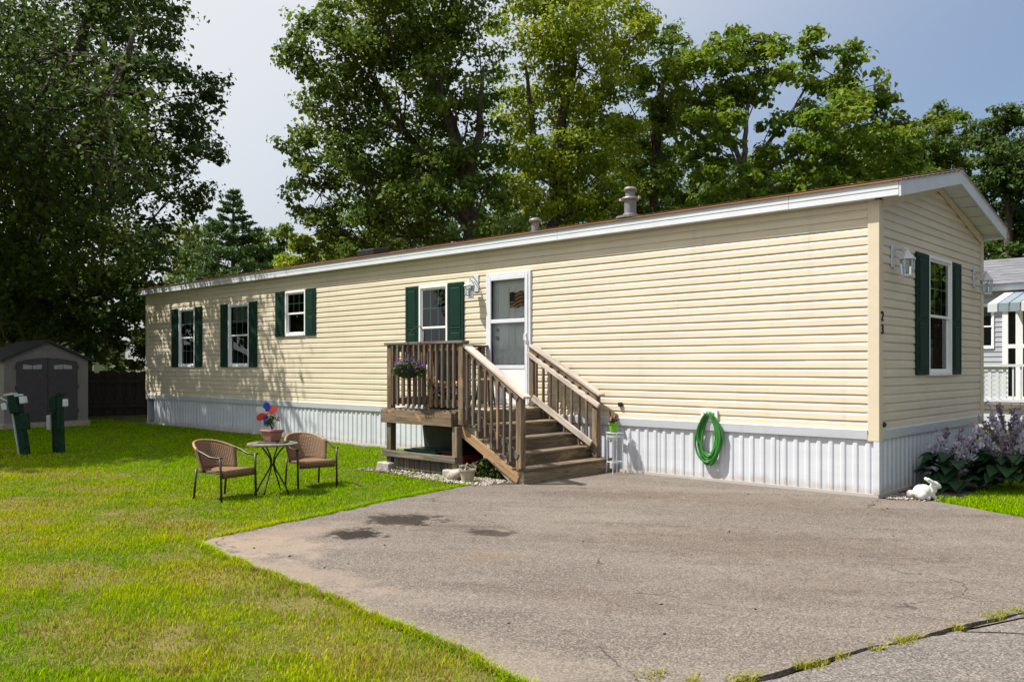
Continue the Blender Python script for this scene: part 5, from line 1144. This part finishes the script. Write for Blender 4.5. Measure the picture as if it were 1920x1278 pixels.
for y in (0.6, 4.0):
    mb = MB(); mb.box((-35.995, y, 1.0), (-35.95, y + 1.1, 2.1)); wf = obj('window', mb, 'window_white', nb); mb = MB(); mb.box((-35.949, y + 0.08, 1.08), (-35.94, y + 1.02, 2.02)); obj('pane', mb, 'interior_dark', wf)

# ------------------------------------------------------------------ grey neighbouring home with striped awning
ng = thing('neighbour_home', 'grey sided neighbouring home with shingle roof beyond the cream home', 'house', (0.0, 15.0, 0))
NY = 14.5; NX0, NX1 = -9.0, 2.2
NOPEN = [(-3.25, -2.30, 1.98, 3.10), (-2.09, -1.05, 0.62, 3.05)]
def ncourse(k):
    z0 = 0.62 + k * 0.127
    for (a, b, za, zb) in pieces(-6.0, NX1, z0, min(z0 + 0.127, 3.46), NOPEN):
        mb = MB(); f = lambda z: -0.006 - 0.016 * max(0, 1 - (z - z0) / 0.127)
        mb.add([(a, NY - 0.002, za), (b, NY - 0.002, za), (b, NY + f(za), za + 0.001), (a, NY + f(za), za + 0.001), (b, NY + f(zb), zb), (a, NY + f(zb), zb)], [(0, 1, 2, 3), (3, 2, 4, 5)]); obj('siding_board', mb, 'vinyl_grey', ng)
for k in range(23): ncourse(k)
mb = MB()
for (a, b, za, zb) in pieces(NX0, NX1, 0.0, 3.48, NOPEN): mb.box((a, NY, za), (b, NY + 0.1, zb))
mb.box((NX0, NY + 0.11, 0), (NX0 + 0.1, NY + 5, 3.3)); obj('wall_core', mb, 'vinyl_grey', ng)
mb = MB(); mb.box((-3.4, NY + 0.7, 0.6), (-0.9, NY + 0.75, 3.2)); obj('room_dark', mb, 'interior_dark', ng)
mb = MB(); mb.box((NX0 - 0.3, NY - 0.32, 3.42), (NX1, NY - 0.29, 3.58)); obj('fascia', mb, 'white_paint', ng)
mb = MB(); mb.box((NX0 - 0.3, NY - 0.285, 3.45), (NX1, NY + 0.0, 3.47)); obj('soffit', mb, 'white_paint', ng)
for j in range(9):
    y0 = NY - 0.40 + j * 0.30; z0 = 3.58 + (y0 - NY + 0.4) * 0.34; mb = MB(); mb.prism([(y0, z0), (y0, z0 + 0.02), (y0 + 0.33, z0 + 0.112 + 0.006), (y0 + 0.33, z0 + 0.10)], NX0 - 0.3, NX1, 'x'); obj('shingle_course', mb, 'shingle_grey', ng)
mb = MB(); mb.prism([(NY - 0.3, 3.575), (NY + 2.3, 4.46), (NY + 4.9, 3.58)], NX0 - 0.25, NX1, 'x'); obj('roof_core', mb, 'shingle_grey', ng)
x0, x1, z0, z1 = NOPEN[0]
window(ng, Matrix.Translation((x0 - 0.02, NY, z0 - 0.02)), x1 - x0 + 0.04, z1 - z0 + 0.04, None, None, blind=0.22)
mb = MB(); a, b = NOPEN[1][0], NOPEN[1][1]
mb.box((a + 0.30, NY - 0.05, 0.75), (a + 0.46, NY + 0.02, 2.9)); mb.box((a, NY - 0.05, 0.62), (a + 0.13, NY + 0.02, 3.05)); mb.box((b - 0.13, NY - 0.05, 0.62), (b, NY + 0.02, 3.05)); mb.box((a + 0.13, NY - 0.05, 2.9), (b - 0.13, NY + 0.02, 3.05)); mb.box((a + 0.13, NY - 0.052, 1.97), (b - 0.13, NY + 0.018, 2.07)); mb.box((a + 0.13, NY - 0.05, 0.62), (b - 0.13, NY + 0.02, 0.75))
nd = obj('door', mb, 'window_white', ng); mb = MB(); mb.add([(a + 0.13, NY - 0.02, 0.75), (b - 0.13, NY - 0.02, 0.75), (b - 0.13, NY - 0.02, 2.9), (a + 0.13, NY - 0.02, 2.9)], [(0, 1, 2, 3)]); obj('pane', mb, 'glass', nd)
mb = MB(); mb.box((-6, NY - 1.75, 0.48), (2.1, NY - 0.03, 0.58)); obj('porch_floor', mb, 'grey_wood', ng)
mb = MB(); mb.box((-6, NY - 1.70, 0.0), (2.1, NY - 1.66, 0.475)); obj('porch_skirt', mb, 'skirt_white', ng)
for x in (-4.2, 0.4, 2.05): mb = MB(); mb.box((x - 0.055, NY - 1.70, 0.585), (x + 0.055, NY - 1.59, 2.98)); obj('porch_post', mb, 'white_paint', ng)
for k in range(18):                                                     # striped metal awning, each panel its own piece
    x = -1.98 + k * 0.235; mb = MB()
    mb.prism([(NY - 1.86, 2.80), (NY - 1.86, 3.00), (NY - 0.05, 3.42), (NY - 0.05, 3.39), (NY - 1.83, 2.97), (NY - 1.83, 2.80)], x, x + 0.205, 'x')
    obj('awning_panel', mb, 'white_paint' if k % 4 in (0, 3) else 'slate_stripe', ng)
mb = MB(); mb.box((-6, NY - 1.72, 1.50), (2.1, NY - 1.62, 1.56)); obj('porch_rail', mb, 'white_paint', ng)
mb = MB(); mb.box((-6, NY - 1.70, 0.66), (2.1, NY - 1.64, 0.72)); obj('porch_rail', mb, 'white_paint', ng)
for k in range(22):
    x = -1.5 + k * 0.16; mb = MB(); mb.box((x, NY - 1.69, 0.721), (x + 0.035, NY - 1.655, 1.499)); obj('porch_baluster', mb, 'white_paint', ng)
# lattice panel on the left of the porch
for k in range(16): mb = MB(); x = -4.1 + k * 0.16; mb.box((x, NY - 1.66, 0.721), (x + 0.07, NY - 1.65, 1.499)); obj('lattice_slat', mb, 'white_paint', ng)
for k in range(7): mb = MB(); z = 0.74 + k * 0.115; mb.box((-4.15, NY - 1.648, z), (-1.6, NY - 1.640, z + 0.065)); obj('lattice_slat', mb, 'white_paint', ng)

# ------------------------------------------------------------------ trees
def fit(V): return V
def tree(name, label, base, depth, trunk, clumps, leaf, lsize, k_density, seed, bark='bark', r0=0.22, cat='tree', group='trees behind the home', spray=None, droop=0.3, forks=()):
    """clumps: (photo x, photo y, radius in photo px, depth offset m); trunk: list of (x, y px) at the tree's depth"""
    q = np.random.default_rng(seed); rr = random.Random(seed)
    t = thing(name, label, cat, base, group); s = depth / FPX
    tr = [Vector(base) - Vector((0, 0, 0.1))] + [at(x, y, depth) for x, y in trunk]
    radii = [r0 * (1 - 0.72 * i / (len(tr) - 1)) for i in range(len(tr))]
    def dense(pts, rs, n=4):
        o, ro_ = [], []
        for i in range(len(pts) - 1):
            for j in range(n):
                u = j / n; o.append(pts[i].lerp(pts[i + 1], u) + Vector((rr.uniform(-1, 1), rr.uniform(-1, 1), 0)) * rs[i] * 0.35); ro_.append(rs[i] + (rs[i + 1] - rs[i]) * u)
        return o + [pts[-1]], ro_ + [rs[-1]]
    dp, dr_ = dense(tr, radii); mb = MB(); mb.tube(dp, dr_, 9)
    for fk in forks:
        f0 = [at(x, y, depth + dd) for x, y, dd in fk]; f0[0] = min(dp, key=lambda p: (p - f0[0]).length); fp_, fr_ = dense(f0, [r0 * 0.62 * (1 - 0.75 * i / (len(f0) - 1)) for i in range(len(f0))]); mb.tube(fp_, fr_, 8); dp = dp + fp_[3:]; dr_ = dr_ + fr_[3:]
    obj('trunk', mb, bark, t, smooth=True)
    mb = MB(); parts = []
    for ci, cl in enumerate(clumps):
        cx, cy, cr = cl[:3]; dz = cl[3] if len(cl) > 3 else rr.uniform(-1, 1) * min(2.2, cr * s * 1.2)
        c = at(cx, cy, depth + dz); Rr = cr * s
        # limb from the nearest lower trunk point
        cand = [((p - c).length + 2.5 * max(0.0, p.z - (c.z - 0.9 * math.hypot(p.x - c.x, p.y - c.y))), i) for i, p in enumerate(dp) if p.z > 1.2]; i0 = rr.choice(sorted(cand)[:4])[1]; p0 = dp[i0]; r_ = max(0.02, min(dr_[i0] * 0.42, 0.018 + 0.045 * Rr))
        m1 = p0.lerp(c, 0.45) + Vector((rr.uniform(-.1, .1) * (c - p0).length, rr.uniform(-.1, .1) * (c - p0).length, rr.uniform(-0.10, 0.06) * (c - p0).length)); lp = [p0, p0.lerp(m1, 0.5), m1, m1.lerp(c, 0.55) + Vector((0, 0, 0.1)), c]
        mb.tube(lp, [r_, r_ * 0.8, r_ * 0.6, r_ * 0.42, 0.018], 6, caps=False)
        # sub-clumps spread through the clump, sprays of leaves on each
        nsub = max(5, int(9 * Rr * Rr + 5)); nl = int(k_density * (cl[4] if len(cl) > 4 else 1.0) * Rr * Rr / nsub) + 6
        for j in range(nsub):
            d = q.normal(size=3); d /= np.linalg.norm(d); rad = Rr * q.uniform(0.30, 1.0) ** 0.6
            sc = np.array(c) + d * rad * np.array([1, 1, 0.82])
            if j % 2 == 0: mb.tube([c, (Vector(c) + Vector(sc)) / 2 + Vector((0, 0, 0.06)), Vector(sc)], [0.02, 0.013, 0.006], 4, caps=False)
            sr = Rr * q.uniform(0.20, 0.38) + 0.12; n = int(nl * q.uniform(0.6, 1.4))
            g_ = q.normal(size=(n, 3)); g_ /= np.linalg.norm(g_, axis=1, keepdims=True); P = sc + g_ * (sr * q.uniform(0.15, 1.15, n) ** 0.7)[:, None] * np.array([1.15, 1.15, 0.62]) + np.array(d) * (q.uniform(0, 0.5, n) * sr)[:, None]
            N = g_ * 0.55 + d * 0.35 + q.normal(size=(n, 3)) * 0.55; N[:, 2] += 0.55
            parts.append(leaves(P, N, lsize, q, 0.72, droop))
    obj('branches', mb, bark, t, smooth=True)
    V, F = join_np(parts); obj('crown', npmesh('crown', V, F, leaf), None, t)
    return t
def gb(px_, depth): p = at(px_, HOR, depth); return (p.x, p.y, -0.02)

tree('maple_tree', 'huge dark maple towering behind the garden shed', gb(60, 26), 26, [(62, 560), (66, 380), (90, 230), (150, 90), (190, -60)], [
    (60, 120, 150), (200, 100, 120), (265, 35, 70), (-90, 100, 160), (60, -100, 160), (220, -90, 130), (300, 185, 80), (385, 172, 42), (400, 165, 30, 0), (340, 250, 70), (375, 300, 40), (325, 370, 62), (265, 440, 66), (150, 300, 140), (20, 330, 140), (-110, 300, 150), (130, 460, 110), (0, 500, 110), (235, 520, 70), (-120, 520, 120), (120, 590, 70), (30, 590, 70), (230, 590, 55), (310, 20, 32), (-60, 600, 80), (180, 210, 90), (240, 300, 90), (90, 420, 90), (60, 200, 120, -7, 0.16), (150, 280, 105, -7.2, 0.15), (190, 180, 95, -7, 0.10), (100, 380, 85, -6, 0.25), (0, 320, 115, -6.5, 0.55), (205, 340, 60, -6.5, 0.22), (110, 100, 110, -7, 0.12), (-60, 180, 120, -7, 0.55), (230, 240, 60, -6, 0.10), (60, 460, 95, -4.5, 0.55), (160, 480, 85, -4, 0.55), (235, 450, 65, -3.5, 0.55), (-20, 540, 90, -3.5), (100, 560, 70, -3), (200, 560, 60, -2.5), (40, 620, 50, -1.5), (150, 620, 45, -1.5), (-80, 430, 100, -5, 0.55), (270, 500, 50, -2)],
    'leaf_dark', 0.135, 1000, 11, r0=0.36, droop=0.3, forks=[[(66, 400, 0), (130, 280, -2), (215, 160, -3), (250, 60, -3)], [(64, 470, 0), (30, 300, -3), (-20, 150, -4)]])
tree('lawn_shade_tree', 'dark broadleaf tree beyond the lawn edge past the utility posts', (-19.5, -9.2, 0), 17.5, [(-420, 560), (-425, 300), (-420, 100), (-420, -100)], [
    (-420, 0, 210), (-300, 150, 170), (-520, 150, 180), (-430, -180, 200), (-280, -60, 170), (-560, -50, 180), (-420, 250, 160), (-260, 300, 110), (-400, 60, 200, -3), (-420, 60, 200, 3), (-300, 60, 150, -2.5), (-300, 60, 150, 2.5), (-560, 100, 170, 3), (-560, 100, 170, -3)], 'leaf_dark', 0.22, 620, 12, r0=0.35, group='trees around the lawn')
tree('ash_tree', 'tall forked tree with drooping foliage behind the middle of the home', gb(893, 25), 25, [(893, 470), (880, 400), (862, 300), (840, 215), (800, 140), (770, 20), (740, -100)], [
    (590, 60, 48), (560, 105, 42, 0), (635, 110, 75), (580, 285, 48), (545, 275, 26, 0), (615, 215, 72), (600, 365, 58), (575, 330, 36), (690, 50, 75), (640, 20, 40), (730, 60, 85), (810, 30, 100), (870, 100, 80), (760, 170, 90), (700, 250, 80), (800, 280, 60), (880, 220, 60), (680, 340, 70), (750, 390, 60), (640, 430, 60), (840, 370, 46), (915, 340, 60), (720, 450, 55), (830, 440, 46), (935, 420, 60), (780, -80, 120), (650, 170, 60), (640, 300, 60), (880, -40, 90), (690, 140, 60), (600, 440, 40), (660, 480, 40), (780, 330, 70), (830, 160, 70), (720, 310, 60), (900, 280, 60), (850, 300, 40)],
    'leaf_mid', 0.125, 1250, 13, r0=0.30, droop=0.7, forks=[[(885, 430, 0), (850, 375, 0.3), (800, 300, 0.6), (740, 220, 0.8), (690, 130, 1.0)], [(870, 340, 0), (900, 250, -0.5), (905, 130, -0.8)]])
tree('yellowing_tree', 'tall tree with yellowing crown behind the roof vent pipe', gb(1036, 28), 28, [(1036, 420), (1040, 330), (1055, 230), (1075, 120), (1080, 0)], [
    (980, 50, 60), (1060, 25, 85), (1140, 40, 75), (1190, 70, 42), (1000, 130, 75), (1090, 130, 85), (1170, 140, 55), (962, 215, 55), (1040, 230, 75), (1130, 220, 65), (1190, 215, 45), (1060, 330, 50), (1005, 385, 45), (1120, 350, 50), (1060, -60, 85), (980, -30, 55), (1160, 300, 46), (1010, 290, 50), (1215, 60, 26), (980, 320, 50), (1090, 290, 50), (1060, 390, 45), (1140, 390, 40)],
    'leaf_yellow', 0.125, 1400, 14, r0=0.27, droop=0.7, forks=[[(1040, 340, 0), (1095, 270, 0.5), (1125, 180, 0.8), (1150, 80, 1)], [(1036, 360, 0), (1000, 250, -0.6), (985, 120, -1)]])
tree('dark_tree', 'slim dark tree between the yellowing tree and the broad green maple', gb(1226, 31), 31, [(1226, 400), (1230, 280), (1245, 150), (1265, 60)], [
    (1268, 60, 22, 0), (1252, 95, 36), (1235, 160, 55), (1275, 210, 52), (1222, 260, 55), (1195, 330, 45), (1225, 370, 50), (1180, 400, 45), (1140, 410, 45), (1260, 310, 34), (1180, 260, 40)],
    'leaf_mid', 0.150, 1000, 15, r0=0.22)
tree('broad_maple', 'bright green maple with open limbs behind the right half of the roof', gb(1395, 29), 29, [(1397, 380), (1395, 300), (1400, 230), (1405, 150)], [
    (1388, 72, 34, 0), (1425, 78, 30), (1340, 110, 42), (1325, 85, 18, 0), (1440, 120, 46), (1512, 78, 26, 0), (1505, 120, 46), (1300, 150, 52), (1380, 140, 52), (1560, 140, 46), (1585, 95, 22, 0), (1610, 115, 26), (1620, 165, 42), (1570, 200, 44), (1655, 175, 28, 0), (1660, 215, 36), (1690, 235, 22, 0), (1650, 270, 46), (1600, 270, 46), (1548, 300, 44), (1490, 335, 46), (1310, 240, 46), (1350, 280, 40), (1440, 355, 42), (1530, 350, 46), (1690, 290, 32), (1640, 330, 46), (1590, 340, 44), (1700, 340, 36), (1330, 210, 44), (1275, 130, 34), (1720, 310, 30), (1420, 165, 40), (1450, 235, 30), (1500, 215, 28), (1450, 300, 30), (1350, 170, 46), (1540, 210, 40), (1320, 310, 30), (1500, 280, 36), (1400, 390, 40), (1320, 390, 40), (1370, 330, 40, -2), (1540, 250, 40, -2), (1340, 220, 40, -2), (1600, 230, 40, -2)],
    'leaf_maple', 0.175, 900, 16, bark='bark_grey', r0=0.16, droop=0.2, forks=[[(1396, 330, 0), (1440, 270, 0.5), (1490, 200, 1), (1530, 130, 1.2)], [(1396, 345, 0), (1470, 300, -0.6), (1560, 250, -1), (1630, 200, -1.2)], [(1395, 320, 0), (1360, 240, 0.4), (1330, 150, 0.8)]])
tree('far_tree', 'dark rounded tree behind the gable peak', gb(1755, 36), 36, [(1755, 420), (1755, 300), (1750, 230)], [
    (1742, 215, 26), (1730, 250, 40), (1775, 250, 42), (1720, 300, 46), (1785, 300, 46), (1755, 350, 52), (1805, 350, 40), (1820, 300, 30)], 'leaf_mid', 0.15, 1500, 17)
tree('far_tree', 'dark dense tree above the grey neighbouring roof', gb(1890, 33), 33, [(1890, 480), (1888, 380), (1890, 260)], [
    (1880, 215, 26), (1862, 250, 42), (1910, 240, 46), (1850, 310, 52), (1910, 320, 60), (1870, 390, 60), (1905, 440, 55), (1965, 300, 70), (1960, 420, 70), (1840, 430, 52), (1850, 480, 40), (1900, 490, 40)], 'leaf_dark', 0.18, 1100, 18)
tree('far_bush', 'pale green leafy tree far behind the dark maple', gb(360, 46), 46, [(360, 560), (360, 470)], [(350, 440, 26), (375, 455, 30), (340, 480, 40), (390, 490, 40), (350, 520, 40)], 'leaf_pale', 0.19, 1000, 19, r0=0.12)
tree('far_bush', 'rounded green tree far behind, right of the pine', gb(525, 44), 44, [(525, 560), (525, 470)], [(510, 450, 26), (540, 440, 24), (500, 480, 32), (545, 480, 34), (480, 500, 34), (470, 460, 26)], 'leaf_mid', 0.18, 1000, 20, r0=0.12)
tree('far_bush', 'yellow green shrub showing above the far end of the roof', gb(590, 36), 36, [(590, 560), (590, 480)], [(580, 455, 26), (610, 450, 30), (560, 485, 30), (600, 490, 34), (640, 480, 30), (540, 500, 26), (660, 500, 30)], 'leaf_yellow', 0.16, 1100, 22, r0=0.10)
# low understorey behind the shed and behind the home
tree('understorey_bush', 'dense dark bushes behind the shed and fence', gb(200, 31), 31, [(200, 640), (200, 560)], [(90, 560, 60), (200, 580, 60), (270, 600, 50), (20, 620, 60), (250, 650, 34), (310, 560, 45), (120, 640, 50), (-60, 640, 60), (285, 600, 42), (268, 655, 38), (225, 690, 28), (300, 640, 34), (190, 660, 30)], 'leaf_dark', 0.18, 900, 23, r0=0.12, group='bushes behind the fence', cat='bush')
tree('understorey_bush', 'dark bushes behind the home under the tall trees', gb(1000, 33), 33, [(1000, 560), (1000, 460)], [(760, 470, 50), (860, 460, 50), (960, 440, 50), (1060, 420, 46), (1150, 420, 50), (1250, 400, 46), (690, 490, 40), (1350, 390, 50), (1450, 390, 50), (1560, 390, 46)], 'leaf_dark', 0.18, 800, 24, r0=0.12, group='bushes behind the home', cat='bush')

tree('backdrop_tree', 'mid green tree filling the gap behind the open limbed maple', gb(1330, 44), 44, [(1330, 480), (1330, 380), (1335, 280)], [(1290, 350, 50), (1340, 330, 46), (1250, 380, 50), (1390, 350, 50), (1440, 320, 46), (1330, 390, 50), (1430, 380, 46), (1290, 290, 30), (1230, 330, 40)], 'leaf_mid', 0.20, 900, 41, r0=0.2)
tree('backdrop_tree', 'green tree behind the maple, showing left of the gable peak', gb(1590, 42), 42, [(1590, 440), (1590, 360), (1590, 280)], [(1560, 260, 46), (1620, 280, 50), (1520, 310, 46), (1590, 330, 50), (1660, 320, 50), (1690, 270, 40), (1720, 330, 46), (1500, 360, 46), (1560, 380, 46), (1640, 370, 46)], 'leaf_maple', 0.20, 900, 42, r0=0.2)
tree('backdrop_tree', 'dark tree behind the fork of the tall drooping tree', gb(800, 40), 40, [(800, 520), (800, 440), (800, 330)], [(740, 330, 55), (800, 300, 55), (860, 340, 55), (690, 400, 55), (770, 420, 55), (840, 420, 50), (920, 400, 50), (660, 470, 45), (980, 380, 50), (720, 470, 40), (960, 300, 50)], 'leaf_mid', 0.19, 800, 43, r0=0.2)
tree('backdrop_tree', 'dark tree behind the yellowing tree and the flue pipe', gb(1130, 40), 40, [(1130, 480), (1130, 400), (1130, 300)], [(1090, 330, 50), (1150, 320, 50), (1120, 390, 50), (1190, 380, 50), (1200, 300, 45), (1050, 400, 45), (1160, 250, 45), (1240, 250, 40), (1090, 260, 45)], 'leaf_mid', 0.19, 800, 44, r0=0.2)

def pine(label, px_, depth, top_px, base_px, half_px, seed):
    q = np.random.default_rng(seed); b = at(px_, HOR, depth); s = depth / FPX; zt_ = at(px_, top_px, depth).z; t = thing('pine_tree', label, 'tree', (b.x, b.y, 0), 'trees behind the home')
    mb = MB(); mb.tube([(b.x, b.y, -0.1), (b.x, b.y, zt_ * 0.5), (b.x, b.y, zt_)], [0.22, 0.14, 0.02], 8); obj('trunk', mb, 'bark', t, smooth=True)
    mb = MB(); parts = []; zlow = at(px_, base_px, depth).z; z = zt_ - 0.25
    while z > zlow:
        f = (zt_ - z) / (zt_ - zlow); L = half_px * s * (0.04 + 0.96 * f ** 0.95) * q.uniform(0.75, 1.15); nb_ = 7
        for k in range(nb_):
            a = q.uniform(0, 6.28); d = np.array([math.cos(a), math.sin(a), 0]); Lk = L * q.uniform(0.75, 1.1); rise = q.uniform(0.12, 0.38)
            e = np.array([b.x, b.y, z]) + d * Lk + np.array([0, 0, rise * Lk]); mb.tube([(b.x, b.y, z), tuple((np.array([b.x, b.y, z]) + e) / 2 - np.array([0, 0, 0.04 * Lk])), tuple(e)], [0.03, 0.02, 0.008], 4, caps=False)
            n = int(62 * Lk + 12); u = q.uniform(0.25, 1.05, n) ** 0.8; P = np.array([b.x, b.y, z]) + np.outer(u, e - np.array([b.x, b.y, z])) + q.normal(size=(n, 3)) * np.array([0.10, 0.10, 0.05]) * (0.6 + 0.8 * (1 - u))[:, None] * max(0.6, Lk)
            N = q.normal(size=(n, 3)) * 0.6; N[:, 2] += 0.7; parts.append(leaves(P, N, 0.24, q, 0.30, -0.6))
        z -= q.uniform(0.26, 0.40)
    obj('branches', mb, 'bark', t); V, F = join_np(parts); obj('needles', npmesh('needles', V, F, 'needle'), None, t); return t
pine('dark green pine with upswept branches standing between the two leafy groups', 437, 42, 352, 560, 105, 31)
# out-of-view trees added across lawn and road for window reflections and less sky fill
for k, (x, y, h) in enumerate(((6, 23, 10), (-14, -27, 9), (-4, -30, 10), (-27, -23, 10), (-36, -14, 9), (16, 18, 9), (17, 2, 9), (16, 10, 10), (17, -6, 9))):
    q = np.random.default_rng(70 + k); t = thing('offscreen_tree', 'out-of-view broadleaf tree added across from the home, out past the lawn', 'tree', (x, y, 0), 'out-of-view trees added across from the home')
    mb = MB(); mb.tube([(x, y, -0.1), (x + 0.1, y, h * 0.3), (x, y + 0.1, h * 0.7)], [0.25, 0.2, 0.06], 8); obj('trunk', mb, 'bark', t, smooth=True); parts = []
    for j in range(26):
        d = q.normal(size=3); d /= np.linalg.norm(d); c = np.array([x, y, h * 0.6]) + d * np.array([3.2, 3.2, h * 0.30]) * q.uniform(0.4, 1.0); n = 420
        g_ = q.normal(size=(n, 3)); g_ /= np.linalg.norm(g_, axis=1, keepdims=True); parts.append(leaves(c + g_ * q.uniform(0.2, 1.3, n)[:, None], g_ + np.array([0, 0, 0.5]) + q.normal(size=(n, 3)) * 0.5, 0.30, q, 0.7, 0.3))
    obj('crown', npmesh('crown', *join_np(parts), 'leaf_mid'), None, t)
